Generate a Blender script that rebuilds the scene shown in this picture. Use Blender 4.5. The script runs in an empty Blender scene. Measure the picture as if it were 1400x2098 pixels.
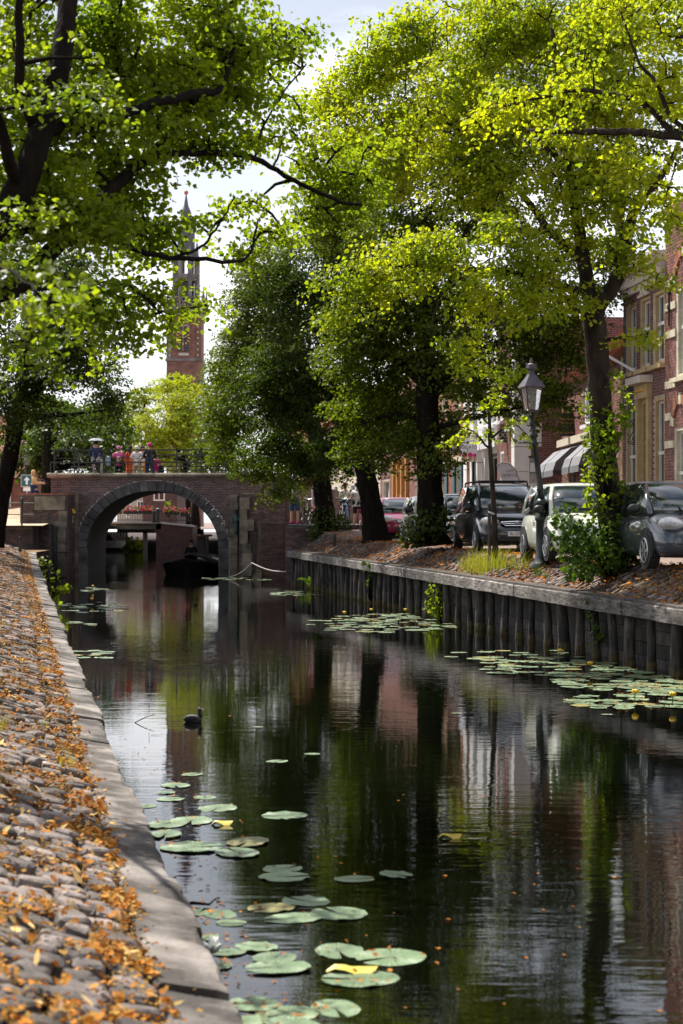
import bpy, math, random
import numpy as np
from mathutils import Vector, Matrix
random.seed(7); rng = np.random.default_rng(11)
sc = bpy.context.scene
col = sc.collection
R_ = math.radians
# ---------------------------------------------------------------- camera (eye 2.3 m above the water, looking along the canal)
F, HZ, CX, CZ = 3600.0, 1070.0, 700.0, 2.3
cd = bpy.data.cameras.new('camera'); cam = bpy.data.objects.new('camera', cd); col.objects.link(cam)
cam.location = (0, 0, CZ); cam.rotation_euler = (R_(90), 0, 0)
cd.sensor_fit = 'VERTICAL'; cd.sensor_height = 36; cd.sensor_width = 24
cd.lens = 36*F/2098; cd.shift_y = (HZ-1049)/2098
cd.clip_start = .1; cd.clip_end = 6000
cd.dof.use_dof = True; cd.dof.focus_distance = 27; cd.dof.aperture_fstop = 3.2
sc.camera = cam
# ---------------------------------------------------------------- sky and sun
SUN = Vector((-.33, .42, .84)).normalized()
world = bpy.data.worlds.new('World'); sc.world = world; world.use_nodes = True
nt = world.node_tree; nt.nodes.clear()
wo = nt.nodes.new('ShaderNodeOutputWorld'); bg = nt.nodes.new('ShaderNodeBackground')
sky = nt.nodes.new('ShaderNodeTexSky'); sky.sky_type = 'NISHITA'; sky.sun_disc = False
sky.sun_elevation = math.asin(SUN.z); sky.sun_rotation = math.atan2(SUN.x, SUN.y)
sky.air_density = 1.0; sky.dust_density = 1.5
tc = nt.nodes.new('ShaderNodeTexCoord'); sp = nt.nodes.new('ShaderNodeSeparateXYZ'); nt.links.new(tc.outputs['Generated'], sp.inputs[0])
def wm(op, a, b, c=None):                       # flat cloud deck seen in perspective: more cloud towards the horizon, blue gaps overhead
    n = nt.nodes.new('ShaderNodeMath'); n.operation = op
    for i, v in enumerate((a, b, c)):
        if v is None: continue
        if isinstance(v, (int, float)): n.inputs[i].default_value = v
        else: nt.links.new(v, n.inputs[i])
    return n.outputs[0]
el = wm('ADD', wm('MAXIMUM', sp.outputs['Z'], 0), .12); mp = nt.nodes.new('ShaderNodeCombineXYZ')
nt.links.new(wm('DIVIDE', sp.outputs['X'], el), mp.inputs[0]); nt.links.new(wm('DIVIDE', sp.outputs['Y'], el), mp.inputs[1])
cn = nt.nodes.new('ShaderNodeTexNoise'); cn.inputs['Scale'].default_value = .9; cn.inputs['Detail'].default_value = 9; cn.inputs['Roughness'].default_value = .55
cr = nt.nodes.new('ShaderNodeMapRange'); cr.inputs['From Min'].default_value = .44; cr.inputs['From Max'].default_value = .68; cr.inputs['To Min'].default_value = .0; cr.inputs['To Max'].default_value = .95
mx = nt.nodes.new('ShaderNodeMix'); mx.data_type = 'RGBA'; mx.inputs['B'].default_value = (16.5, 16.6, 17.3, 1)
nt.links.new(mp.outputs[0], cn.inputs['Vector'])
nt.links.new(cn.outputs['Fac'], cr.inputs['Value']); hz = wm('POWER', wm('SUBTRACT', 1, wm('MAXIMUM', sp.outputs['Z'], 0)), 3.0); fac = wm('MINIMUM', wm('MULTIPLY_ADD', hz, .8, cr.outputs['Result']), .97); nt.links.new(fac, mx.inputs['Factor'])
nt.links.new(sky.outputs['Color'], mx.inputs['A']); nt.links.new(mx.outputs['Result'], bg.inputs['Color'])
bg.inputs['Strength'].default_value = .05
nt.links.new(bg.outputs['Background'], wo.inputs['Surface'])
sd = bpy.data.lights.new('sun', 'SUN'); sd.energy = 5.0; sd.angle = R_(.5); sd.color = (1, .95, .86)
so = bpy.data.objects.new('sun', sd); col.objects.link(so)
so.rotation_euler = SUN.to_track_quat('Z', 'Y').to_euler(); so.location = (-40, 10, 60)
vs = sc.view_settings; vs.view_transform = 'Standard'; vs.look = 'None'; vs.gamma = 1; vs.exposure = 1.0
try: vs.use_curve_mapping = False
except Exception: pass
cy = sc.cycles; cy.use_denoising = True; cy.max_bounces = 7; cy.diffuse_bounces = 3; cy.glossy_bounces = 3
cy.transmission_bounces = 4; cy.transparent_max_bounces = 8; cy.caustics_reflective = False; cy.caustics_refractive = False
cy.sample_clamp_indirect = 6; cy.use_adaptive_sampling = True; cy.adaptive_threshold = .01
sc.render.use_persistent_data = False

def W(px, py, d): return Vector(((px-CX)*d/F, d, CZ-(py-HZ)*d/F))
def Xat(px, d): return (px-CX)*d/F
def Zat(py, d): return CZ-(py-HZ)*d/F

# ---------------------------------------------------------------- materials
M = {}
def mat(name, c, rough=.75, c2=None, scale=6, bump=0, bscale=40, metal=0, rnd=.0, spec=.4, detail=4, stretch=None, coat=0, emit=0, alpha=1, lo=.35, hi=.68, stain=0):
    m = bpy.data.materials.new(name); m.use_nodes = True; t = m.node_tree; N = t.nodes; L = t.links
    b = N['Principled BSDF']; b.inputs['Roughness'].default_value = rough; b.inputs['Metallic'].default_value = metal
    b.inputs['Specular IOR Level'].default_value = spec; b.inputs['Coat Weight'].default_value = coat
    g = N.new('ShaderNodeNewGeometry'); src = g.outputs['Position']
    if stretch:
        mm = N.new('ShaderNodeMapping'); mm.inputs['Scale'].default_value = stretch; L.new(src, mm.inputs['Vector']); src = mm.outputs['Vector']
    cout = None
    if c2 is None: c2 = tuple(x*.72 for x in c)
    n = N.new('ShaderNodeTexNoise'); n.inputs['Scale'].default_value = scale; n.inputs['Detail'].default_value = detail; L.new(src, n.inputs['Vector'])
    r = N.new('ShaderNodeMapRange'); r.inputs['From Min'].default_value = lo; r.inputs['From Max'].default_value = hi; L.new(n.outputs['Fac'], r.inputs['Value'])
    x = N.new('ShaderNodeMix'); x.data_type = 'RGBA'; x.inputs['A'].default_value = (*c2, 1); x.inputs['B'].default_value = (*c, 1); L.new(r.outputs['Result'], x.inputs['Factor'])
    cout = x.outputs['Result']
    if rnd:
        oi = N.new('ShaderNodeObjectInfo'); ad = N.new('ShaderNodeMath'); ad.operation = 'ADD'; fr = N.new('ShaderNodeMath'); fr.operation = 'FRACT'
        L.new(oi.outputs['Random'], ad.inputs[0]); L.new(g.outputs['Random Per Island'], ad.inputs[1]); L.new(ad.outputs[0], fr.inputs[0])
        mr = N.new('ShaderNodeMapRange'); mr.inputs['To Min'].default_value = 1-rnd; mr.inputs['To Max'].default_value = 1+rnd; L.new(fr.outputs[0], mr.inputs['Value'])
        hs = N.new('ShaderNodeHueSaturation'); L.new(cout, hs.inputs['Color']); L.new(mr.outputs['Result'], hs.inputs['Value'])
        mr2 = N.new('ShaderNodeMapRange'); mr2.inputs['To Min'].default_value = .5+.02*rnd; mr2.inputs['To Max'].default_value = .5-.025*rnd; L.new(fr.outputs[0], mr2.inputs['Value']); L.new(mr2.outputs['Result'], hs.inputs['Hue'])
        cout = hs.outputs['Color']
    if stain:
        n3 = N.new('ShaderNodeTexNoise'); n3.inputs['Scale'].default_value = stain; n3.inputs['Detail'].default_value = 7; n3.inputs['Roughness'].default_value = .65; L.new(g.outputs['Position'], n3.inputs['Vector'])
        r3 = N.new('ShaderNodeMapRange'); r3.inputs['From Min'].default_value = .36; r3.inputs['From Max'].default_value = .62; r3.inputs['To Min'].default_value = .5; r3.inputs['To Max'].default_value = 1.15; L.new(n3.outputs['Fac'], r3.inputs['Value'])
        h3 = N.new('ShaderNodeHueSaturation'); L.new(cout, h3.inputs['Color']); L.new(r3.outputs['Result'], h3.inputs['Value']); cout = h3.outputs['Color']
    L.new(cout, b.inputs['Base Color'])
    if bump:
        n2 = N.new('ShaderNodeTexNoise'); n2.inputs['Scale'].default_value = bscale; n2.inputs['Detail'].default_value = 5; L.new(src, n2.inputs['Vector'])
        bp = N.new('ShaderNodeBump'); bp.inputs['Strength'].default_value = 1; bp.inputs['Distance'].default_value = bump; L.new(n2.outputs['Fac'], bp.inputs['Height']); L.new(bp.outputs['Normal'], b.inputs['Normal'])
    if emit:
        b.inputs['Emission Color'].default_value = (*c, 1); b.inputs['Emission Strength'].default_value = emit
    M[name] = m; return m
def flat(name, c, rough=.5, metal=0, coat=0, spec=.5): return mat(name, c, rough, c2=tuple(v*.9 for v in c), scale=3, metal=metal, coat=coat, spec=spec)
def leafmat(name, c1, c2, tr, trans=.5, rough=.45):
    m = bpy.data.materials.new(name); m.use_nodes = True; t = m.node_tree; N = t.nodes; L = t.links
    b = N['Principled BSDF']; b.inputs['Roughness'].default_value = rough; b.inputs['Specular IOR Level'].default_value = .16
    g = N.new('ShaderNodeNewGeometry'); x = N.new('ShaderNodeMix'); x.data_type = 'RGBA'
    x.inputs['A'].default_value = (*c1, 1); x.inputs['B'].default_value = (*c2, 1)
    n = N.new('ShaderNodeTexNoise'); n.inputs['Scale'].default_value = .9; L.new(g.outputs['Position'], n.inputs['Vector'])
    a = N.new('ShaderNodeMath'); a.operation = 'MULTIPLY_ADD'; a.inputs[1].default_value = .6; a.use_clamp = True
    r = N.new('ShaderNodeMapRange'); r.inputs['From Min'].default_value = .4; r.inputs['From Max'].default_value = .62; r.inputs['To Max'].default_value = .45
    L.new(n.outputs['Fac'], r.inputs['Value']); L.new(g.outputs['Random Per Island'], a.inputs[0]); L.new(r.outputs['Result'], a.inputs[2]); L.new(a.outputs[0], x.inputs['Factor'])
    L.new(x.outputs['Result'], b.inputs['Base Color'])
    tl = N.new('ShaderNodeBsdfTranslucent'); v = N.new('ShaderNodeMix'); v.data_type = 'RGBA'; v.blend_type = 'MULTIPLY'; v.inputs['Factor'].default_value = 1
    v.inputs['B'].default_value = (*tr, 1); L.new(x.outputs['Result'], v.inputs['A']); L.new(v.outputs['Result'], tl.inputs['Color'])
    ms = N.new('ShaderNodeMixShader'); ms.inputs['Fac'].default_value = trans; L.new(b.outputs['BSDF'], ms.inputs[1]); L.new(tl.outputs['BSDF'], ms.inputs[2])
    L.new(ms.outputs['Shader'], N['Material Output'].inputs['Surface']); M[name] = m; return m

mat('brick', (.15, .088, .08), .85, (.085, .055, .055), 5, .002, 60, rnd=.42, stain=.5)
mat('brick_red', (.24, .095, .068), .85, (.15, .065, .055), 4, .002, 60, rnd=.3)
mat('brick_purple', (.18, .078, .07), .85, (.11, .055, .055), 4, .002, 60, rnd=.32)
mat('brick_orange', (.33, .13, .06), .85, (.22, .08, .045), 4, .002, 60, rnd=.25)
mat('mortar', (.46, .42, .40), .9, (.32, .29, .28), 9)
mat('mortar_dark', (.16, .14, .13), .9, (.1, .09, .085), 9)
mat('bluestone', (.145, .141, .143), .85, (.06, .058, .061), 2.2, .004, 25, rnd=.28, stain=.7)
mat('house_brick_far', (.10, .048, .042), .9, (.06, .032, .03), 3)
mat('sandstone', (.26, .225, .17), .85, (.13, .11, .085), 3, .004, 25, rnd=.25, stain=.8)
mat('granite_cobble', (.23, .19, .172), .88, (.075, .062, .056), 7, .012, 30, rnd=.5, detail=9, stain=.7)
mat('coping_stone', (.235, .205, .185), .9, (.06, .05, .043), 2.6, .012, 32, rnd=.25, detail=10, lo=.42, hi=.62, stain=.8)
mat('soil', (.21, .115, .034), .95, (.075, .042, .018), 7, .01, 30)
mat('paving', (.24, .17, .14), .9, (.15, .11, .095), 5, .006, 30)
mat('pavesand', (.48, .37, .25), .95, (.4, .3, .2), 3)
mat('old_timber', (.10, .086, .074), .88, (.026, .022, .019), 3, .006, 30, rnd=.35, stain=1.5, stretch=(6, 6, 1.2), detail=7)  # darker than the beam timber: shade on piles and boards put into the colour
mat('beam_timber', (.29, .26, .235), .88, (.06, .05, .043), 3.2, .006, 22, rnd=.25, stain=1.2, stretch=(1.5, 1.2, 9), detail=7)
mat('moss', (.10, .085, .03), .95, (.05, .035, .02), 6, .01, 50)
mat('bark', (.014, .011, .0085), .95, (.006, .005, .004), 7, .035, 14, stretch=(1, 1, .35), detail=7, spec=.06)
mat('bark_light', (.05, .04, .032), .95, (.017, .014, .011), 7, .035, 14, stretch=(1, 1, .35), detail=7, spec=.08)
mat('iron_green', (.007, .017, .016), .45, (.005, .011, .011), 9, spec=.5)
mat('iron_black', (.012, .013, .016), .4, (.008, .008, .01), 9, spec=.5)
mat('asphalt', (.06, .058, .055), .9, (.045, .043, .04), 12)
leafmat('leaf_sun', (.090, .152, .010), (.295, .325, .016), (2.2, 2.1, .8), .52)  # lightest linden leaf: sun shining through the crown put into the colour
leafmat('leaf_mid', (.036, .070, .008), (.105, .13, .010), (2.0, 2.0, .8), .42)  # darker copy for the shaded lindens, shade put into the leaf colour
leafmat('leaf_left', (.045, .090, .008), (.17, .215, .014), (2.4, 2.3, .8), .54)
leafmat('leaf_dark', (.022, .044, .010), (.06, .085, .013), (1.9, 2.0, .7), .38)  # darkest copy: shade under the trees put into the leaf colour
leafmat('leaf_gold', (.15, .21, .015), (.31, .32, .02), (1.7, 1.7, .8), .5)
leafmat('leaf_shrub', (.032, .075, .012), (.085, .14, .016), (1.8, 1.8, .8), .36, .5)
leafmat('fallen', (.17, .05, .008), (.56, .225, .032), (1, .9, .7), .15, .8)
leafmat('bract', (.42, .26, .09), (.66, .47, .19), (1, .95, .8), .2, .8)
leafmat('litter', (.10, .05, .012), (.40, .22, .05), (1, .9, .7), .1, .9)
leafmat('straw', (.30, .19, .045), (.46, .30, .09), (1, 1, .7), .25, .8)
leafmat('grass', (.16, .20, .02), (.33, .33, .05), (1.5, 1.5, .6), .4)
def padmat():
    m = mat('pad', (.165, .235, .125), .38, (.105, .165, .08), 9, 0, 18, rnd=.25, spec=.55, detail=6); t = m.node_tree; N = t.nodes; L = t.links; b = N['Principled BSDF']
    tc = N.new('ShaderNodeTexCoord'); sx = N.new('ShaderNodeSeparateXYZ'); L.new(tc.outputs['Object'], sx.inputs['Vector']); at = N.new('ShaderNodeMath'); at.operation = 'ARCTAN2'; L.new(sx.outputs['Y'], at.inputs[0]); L.new(sx.outputs['X'], at.inputs[1])
    ml = N.new('ShaderNodeMath'); ml.operation = 'MULTIPLY'; ml.inputs[1].default_value = 17; L.new(at.outputs[0], ml.inputs[0]); sn = N.new('ShaderNodeMath'); sn.operation = 'SINE'; L.new(ml.outputs[0], sn.inputs[0])
    pw = N.new('ShaderNodeMath'); pw.operation = 'POWER'; ab = N.new('ShaderNodeMath'); ab.operation = 'ABSOLUTE'; L.new(sn.outputs[0], ab.inputs[0]); L.new(ab.outputs[0], pw.inputs[0]); pw.inputs[1].default_value = 8
    n = N.new('ShaderNodeTexNoise'); n.inputs['Scale'].default_value = 3.5; n.inputs['Detail'].default_value = 5; L.new(tc.outputs['Object'], n.inputs['Vector']); ad = N.new('ShaderNodeMath'); ad.operation = 'MULTIPLY_ADD'; ad.inputs[1].default_value = .25; L.new(pw.outputs[0], ad.inputs[0]); L.new(n.outputs['Fac'], ad.inputs[2])
    bp = N.new('ShaderNodeBump'); bp.inputs['Distance'].default_value = .014; L.new(ad.outputs[0], bp.inputs['Height']); L.new(bp.outputs['Normal'], b.inputs['Normal'])
    src = b.inputs['Base Color'].links[0].from_socket; mr = N.new('ShaderNodeMapRange'); mr.inputs['From Min'].default_value = .62; mr.inputs['From Max'].default_value = .72; mr.inputs['To Max'].default_value = .6; L.new(n.outputs['Fac'], mr.inputs['Value'])
    x = N.new('ShaderNodeMix'); x.data_type = 'RGBA'; x.inputs['B'].default_value = (.16, .12, .03, 1); L.new(mr.outputs['Result'], x.inputs['Factor']); L.new(src, x.inputs['A']); L.new(x.outputs['Result'], b.inputs['Base Color'])
padmat()

# ---------------------------------------------------------------- mesh helpers
BASE = {}
class MB:
    def __init__(s): s.v = []; s.f = []
    def add(s, vs, fs):
        o = len(s.v); s.v += [tuple(v) for v in vs]; s.f += [tuple(i+o for i in f) for f in fs]; return s
    def box(s, c, sz, rz=0, frame=None):
        hx, hy, hz = sz[0]/2, sz[1]/2, sz[2]/2; c = Vector(c)
        m = frame if frame is not None else Matrix.Rotation(rz, 3, 'Z')
        vs = [c + m @ Vector((x*hx, y*hy, z*hz)) for x in (-1, 1) for y in (-1, 1) for z in (-1, 1)]
        return s.add(vs, [(0, 1, 3, 2), (4, 6, 7, 5), (0, 4, 5, 1), (2, 3, 7, 6), (0, 2, 6, 4), (1, 5, 7, 3)])
    def bar(s, a, b, w, h=None, up=(0, 0, 1)):
        a = Vector(a); b = Vector(b); d = b-a
        if d.length < 1e-6: return s
        x = d.normalized(); y = Vector(up).cross(x)
        if y.length < 1e-4: y = Vector((1, 0, 0)).cross(x)
        y.normalize(); z = x.cross(y); fr = Matrix((x, y, z)).transposed()
        return s.box((a+b)/2, (d.length, w, h or w), frame=fr)
    def tube(s, pts, rads, n=6, caps=True):
        pts = [Vector(p) for p in pts]
        if not hasattr(rads, '__len__'): rads = [rads]*len(pts)
        o = len(s.v); prev = None
        for i, p in enumerate(pts):
            t = (pts[min(i+1, len(pts)-1)]-pts[max(i-1, 0)])
            t = t.normalized() if t.length > 1e-9 else Vector((0, 0, 1))
            if prev is None: a = t.orthogonal().normalized()
            else:
                a = prev - t*prev.dot(t); a = a.normalized() if a.length > 1e-6 else t.orthogonal().normalized()
            prev = a; b = t.cross(a)
            for k in range(n):
                an = 2*math.pi*k/n; s.v.append(tuple(p + (a*math.cos(an)+b*math.sin(an))*rads[i]))
        for i in range(len(pts)-1):
            for k in range(n):
                s.f.append((o+i*n+k, o+i*n+(k+1) % n, o+(i+1)*n+(k+1) % n, o+(i+1)*n+k))
        if caps:
            s.f.append(tuple(o+k for k in reversed(range(n)))); s.f.append(tuple(o+(len(pts)-1)*n+k for k in range(n)))
        return s
    def lathe(s, prof, c=(0, 0, 0), n=12, rz=0, sx=1, sy=1):
        c = Vector(c); o = len(s.v)
        for r, z in prof:
            for k in range(n):
                a = 2*math.pi*k/n+rz; s.v.append((c.x+r*math.cos(a)*sx, c.y+r*math.sin(a)*sy, c.z+z))
        for i in range(len(prof)-1):
            for k in range(n): s.f.append((o+i*n+k, o+i*n+(k+1) % n, o+(i+1)*n+(k+1) % n, o+(i+1)*n+k))
        s.f.append(tuple(o+k for k in reversed(range(n)))); s.f.append(tuple(o+(len(prof)-1)*n+k for k in range(n)))
        return s
    def ball(s, c, r, n=10, m=6, rot=None):
        c = Vector(c); r = Vector(r) if hasattr(r, '__len__') else Vector((r, r, r)); o = len(s.v)
        for i in range(1, m):
            ph = math.pi*i/m
            for k in range(n):
                a = 2*math.pi*k/n; v = Vector((r.x*math.sin(ph)*math.cos(a), r.y*math.sin(ph)*math.sin(a), r.z*math.cos(ph)))
                s.v.append(tuple(c + (rot @ v if rot is not None else v)))
        for sg in (1, -1):
            v = Vector((0, 0, r.z*sg)); s.v.append(tuple(c + (rot @ v if rot is not None else v)))
        T = o+(m-1)*n
        for i in range(m-2):
            for k in range(n): s.f.append((o+i*n+k, o+(i+1)*n+k, o+(i+1)*n+(k+1) % n, o+i*n+(k+1) % n))
        for k in range(n):
            s.f.append((T, o+k, o+(k+1) % n)); s.f.append((T+1, o+(m-2)*n+(k+1) % n, o+(m-2)*n+k))
        return s
    def prism(s, poly, vec):
        n = len(poly); vec = Vector(vec); vs = [Vector(p) for p in poly]+[Vector(p)+vec for p in poly]
        return s.add(vs, [tuple(reversed(range(n))), tuple(range(n, 2*n))]+[(i, (i+1) % n, n+(i+1) % n, n+i) for i in range(n)])
    def loft(s, rings, closed=True, caps=True):
        n = len(rings[0]); o = len(s.v)
        for r in rings: s.v += [tuple(p) for p in r]
        for i in range(len(rings)-1):
            for k in range(n if closed else n-1):
                s.f.append((o+i*n+k, o+i*n+(k+1) % n, o+(i+1)*n+(k+1) % n, o+(i+1)*n+k))
        if caps and closed:
            s.f.append(tuple(o+k for k in reversed(range(n)))); s.f.append(tuple(o+(len(rings)-1)*n+k for k in range(n)))
        return s
    def build(s, name, m, parent=None, smooth=False, local=False, base=None, **pr):
        me = bpy.data.meshes.new(name)
        b = Vector((0, 0, 0))
        if parent is not None and not local: b = BASE.get(parent.as_pointer(), Vector((0, 0, 0)))
        elif base is not None: b = Vector(base)
        me.from_pydata([(v[0]-b.x, v[1]-b.y, v[2]-b.z) for v in s.v] if b.length else s.v, [], s.f)
        if m is not None: me.materials.append(M[m] if isinstance(m, str) else m)
        if smooth: me.polygons.foreach_set('use_smooth', [True]*len(me.polygons))
        me.update()
        o = bpy.data.objects.new(name, me); col.objects.link(o)
        if parent is not None: o.parent = parent; BASE[o.as_pointer()] = b
        else: o.location = b; BASE[o.as_pointer()] = b
        for k, v in pr.items(): o[k] = v
        return o
def thing(name, label, cat, loc=(0, 0, 0), rz=0, group=None):
    o = bpy.data.objects.new(name, None); col.objects.link(o); o.location = loc; o.rotation_euler = (0, 0, rz)
    o['label'] = label; o['category'] = cat
    if group: o['group'] = group
    BASE[o.as_pointer()] = Vector(loc); return o
def tag(o, label, cat, group=None):
    o['label'] = label; o['category'] = cat
    if group: o['group'] = group
    return o
def inst(name, me, parent, loc, rot=(0, 0, 0), scale=(1, 1, 1)):
    o = bpy.data.objects.new(name, me); col.objects.link(o); o.parent = parent
    b = BASE.get(parent.as_pointer(), Vector((0, 0, 0))); o.location = Vector(loc)-b; o.rotation_euler = rot; o.scale = scale; return o
def npmesh(name, V, quads, m, parent=None, base=None, smooth=False, **pr):
    """V (n,3) array, quads (k,4) index array"""
    b = np.array(BASE[parent.as_pointer()]) if parent is not None else (np.array(base) if base is not None else np.zeros(3))
    me = bpy.data.meshes.new(name); nv = len(V); k = len(quads)
    me.vertices.add(nv); me.vertices.foreach_set('co', (V-b).astype(np.float32).ravel())
    me.loops.add(k*4); me.loops.foreach_set('vertex_index', quads.astype(np.int32).ravel())
    me.polygons.add(k); me.polygons.foreach_set('loop_start', np.arange(0, k*4, 4, dtype=np.int32))
    if smooth: me.polygons.foreach_set('use_smooth', np.ones(k, dtype=bool))
    me.materials.append(M[m]); me.update(calc_edges=True); me.validate()
    o = bpy.data.objects.new(name, me); col.objects.link(o)
    if parent is not None: o.parent = parent; BASE[o.as_pointer()] = Vector(b)
    else: o.location = b; BASE[o.as_pointer()] = Vector(b)
    for q, v in pr.items(): o[q] = v
    return o
def leaf_arrays(P, Nn, T, S, heart=True):
    Nn = Nn/np.linalg.norm(Nn, axis=1, keepdims=True)
    T = T-Nn*np.sum(T*Nn, 1, keepdims=True); T /= np.maximum(np.linalg.norm(T, axis=1, keepdims=True), 1e-6); B = np.cross(Nn, T)
    sh = np.array([(0, 0, 0), (.46, .22, .10), (.42, .66, .06), (0, 1.08, -.10), (-.42, .66, .06), (-.46, .22, .10)]) if heart else np.array([(0, 0, 0), (.45, .42, .12), (0, 1.05, -.08), (-.45, .42, .12)])
    k = len(sh); n = len(P)
    V = (P[:, None, :] + S[:, None, None]*(B[:, None, :]*sh[None, :, 0:1]+T[:, None, :]*sh[None, :, 1:2]+Nn[:, None, :]*sh[None, :, 2:3])).reshape(-1, 3)
    o = np.arange(n)[:, None]*k
    Q = np.concatenate([o+np.array([0, 1, 2, 3]), o+np.array([0, 3, 4, 5])]) if heart else o+np.array([0, 1, 2, 3])
    return V, Q
# rounded stone variants (shared meshes)
def stone_verts(sx, sy, sz, j, seed):
    r = random.Random(seed); vs = []; b = .26
    for x in (-1, 1):
        for y in (-1, 1):
            for z in (-1, 1):
                q = [r.uniform(1-j, 1) for _ in range(3)]
                P = (x*sx/2*q[0], y*sy/2*q[1], z*sz/2*q[2])
                for ax in range(3):
                    p = list(P)
                    for a2 in range(3):
                        if a2 != ax: p[a2] *= (1-b)
                    vs.append(tuple(p))
    return vs
def hull_faces(vs):
    import bmesh
    bm = bmesh.new()
    for v in vs: bm.verts.new(v)
    bmesh.ops.convex_hull(bm, input=bm.verts); bm.verts.index_update()
    bmesh.ops.dissolve_limit(bm, angle_limit=.02, verts=bm.verts, edges=bm.edges); bm.verts.ensure_lookup_table(); bm.verts.index_update()
    V = [tuple(v.co) for v in bm.verts]; Fs = [tuple(v.index for v in f.verts) for f in bm.faces]; bm.free(); return V, Fs
STONES = [hull_faces(stone_verts(1, 1, 1, .3, s)) for s in range(6)]
def stone_mesh(i, m):
    key = ('st', i, m)
    if key not in M:
        me = bpy.data.meshes.new('stone'); me.from_pydata(STONES[i][0], [], STONES[i][1]); me.materials.append(bpy.data.materials[m])
        me.update(); M[key] = me
    return M[key]
BOXM = {}
def box_mesh(name, sz, m, bev=.006):
    key = (name, tuple(round(x, 3) for x in sz), m)
    if key not in BOXM:
        vs = []
        for x in (-1, 1):
            for y in (-1, 1):
                for z in (-1, 1):
                    P = (x*sz[0]/2, y*sz[1]/2, z*sz[2]/2)
                    for ax in range(3):
                        p = list(P)
                        for a in range(3):
                            if a != ax: p[a] -= math.copysign(bev, p[a])
                        vs.append(tuple(p))
        V, Fs = hull_faces(vs); me = bpy.data.meshes.new(name); me.from_pydata(V, [], Fs); me.materials.append(M[m]); me.update(); BOXM[key] = me
    return BOXM[key]
def bricks(parent, org, ud, w, h, m='brick', mortar=None, hole=None, nind=60, bl=.22, bh=.07, gap=.012, depth=.05, vd=(0, 0, 1), indtest=None):
    """real brick courses on the rectangle org + u*ud + v*vd; the outward normal is ud x vd"""
    org = Vector(org); ud = Vector(ud).normalized(); vd = Vector(vd).normalized(); nd = ud.cross(vd).normalized()
    fr = Matrix((ud, nd, vd)).transposed(); rest = MB(); cand = []
    rows = int(h/bh); r = random.Random(int(org.x*97+org.z*31+w*13))
    for j in range(rows):
        v = (j+.5)*bh; u = -(bl/2 if j % 2 else 0)
        while u < w:
            a = max(u, 0)+gap/2; b = min(u+bl, w)-gap/2; u += bl
            if b-a < .03: continue
            uc = (a+b)/2
            if hole and (hole(a+.01, v) or hole(b-.01, v)): 
                if hole(uc, v): continue
                if hole(a+.01, v): a = uc
                else: b = uc
                uc = (a+b)/2
            p = org+ud*uc+vd*v+nd*(r.uniform(-.003, .003)-depth/2+.012)
            cand.append((p, b-a))
    full = [c for c in cand if abs(c[1]-(bl-gap)) < .01 and (indtest is None or indtest(c[0]))]
    r.shuffle(full); ind = set(id(c) for c in full[:nind])
    bm_ = box_mesh('brick', (bl-gap, depth, bh-gap), m, .004)
    eul = fr.to_euler()
    for c in cand:
        if id(c) in ind: inst('brick', bm_, parent, c[0], eul)
        else: rest.box(c[0], (c[1], depth, bh-gap), frame=fr)
    if rest.v: rest.build('brickwork', m, parent, kind='stuff')
# ================================================================ setting: water, banks, street
UD = Vector((-.18, 1, 0)).normalized(); UANG = math.atan2(.18, 1)
def Lx(d): return .95-.19*d                      # water edge of the left coping
def Rx(d): return 9.5-.175*d                     # water face of the timber quay
def zb(d): return 1.06+max(0, d-25)*.0055        # top of the quay beam
def zs(d):                                       # street level on the right
    if d < 38: return 1.5
    if d < 62: return 1.5+(d-38)/24*.2
    if d < 69: return 1.7+(d-62)/7*.5
    return 2.2
def Fx(d): return 11.88-.107*d                   # house fronts
def water_material():
    m = bpy.data.materials.new('canal_water'); m.use_nodes = True; t = m.node_tree; N = t.nodes; L = t.links
    b = N['Principled BSDF']; b.inputs['Base Color'].default_value = (.0012, .0017, .0008, 1); b.inputs['Roughness'].default_value = .02; b.inputs['IOR'].default_value = 1.37
    b.inputs['Specular IOR Level'].default_value = .55
    g = N.new('ShaderNodeNewGeometry')
    def noise(scale, detail, st=(1, 1, 1), rot=0):
        mm = N.new('ShaderNodeMapping'); mm.inputs['Scale'].default_value = st; mm.inputs['Rotation'].default_value = (0, 0, rot); L.new(g.outputs['Position'], mm.inputs['Vector'])
        n = N.new('ShaderNodeTexNoise'); n.inputs['Scale'].default_value = scale; n.inputs['Detail'].default_value = detail; L.new(mm.outputs['Vector'], n.inputs['Vector']); return n.outputs['Fac']
    def mth(op, a, b_=None, c=None):
        n = N.new('ShaderNodeMath'); n.operation = op
        for i, v in enumerate((a, b_, c)):
            if v is None: continue
            if isinstance(v, (int, float)): n.inputs[i].default_value = v
            else: L.new(v, n.inputs[i])
        return n.outputs[0]
    wind = N.new('ShaderNodeMapRange'); wind.inputs['From Min'].default_value = .36; wind.inputs['From Max'].default_value = .62; wind.inputs['To Min'].default_value = .16; wind.inputs['To Max'].default_value = 1.3
    L.new(noise(.12, 2), wind.inputs['Value'])
    a = noise(4.2, 2, (.32, 1.3, 1), .06); c = noise(12, 2, (.34, 1.3, 1), -.08); e = noise(1.1, 1)
    h = mth('MULTIPLY_ADD', c, .42, mth('MULTIPLY_ADD', e, 1.2, a)); h = mth('MULTIPLY', h, wind.outputs['Result'])
    bp = N.new('ShaderNodeBump'); bp.inputs['Strength'].default_value = 1; bp.inputs['Distance'].default_value = .0022; L.new(h, bp.inputs['Height']); L.new(bp.outputs['Normal'], b.inputs['Normal'])
    M['water'] = m
water_material()
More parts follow.
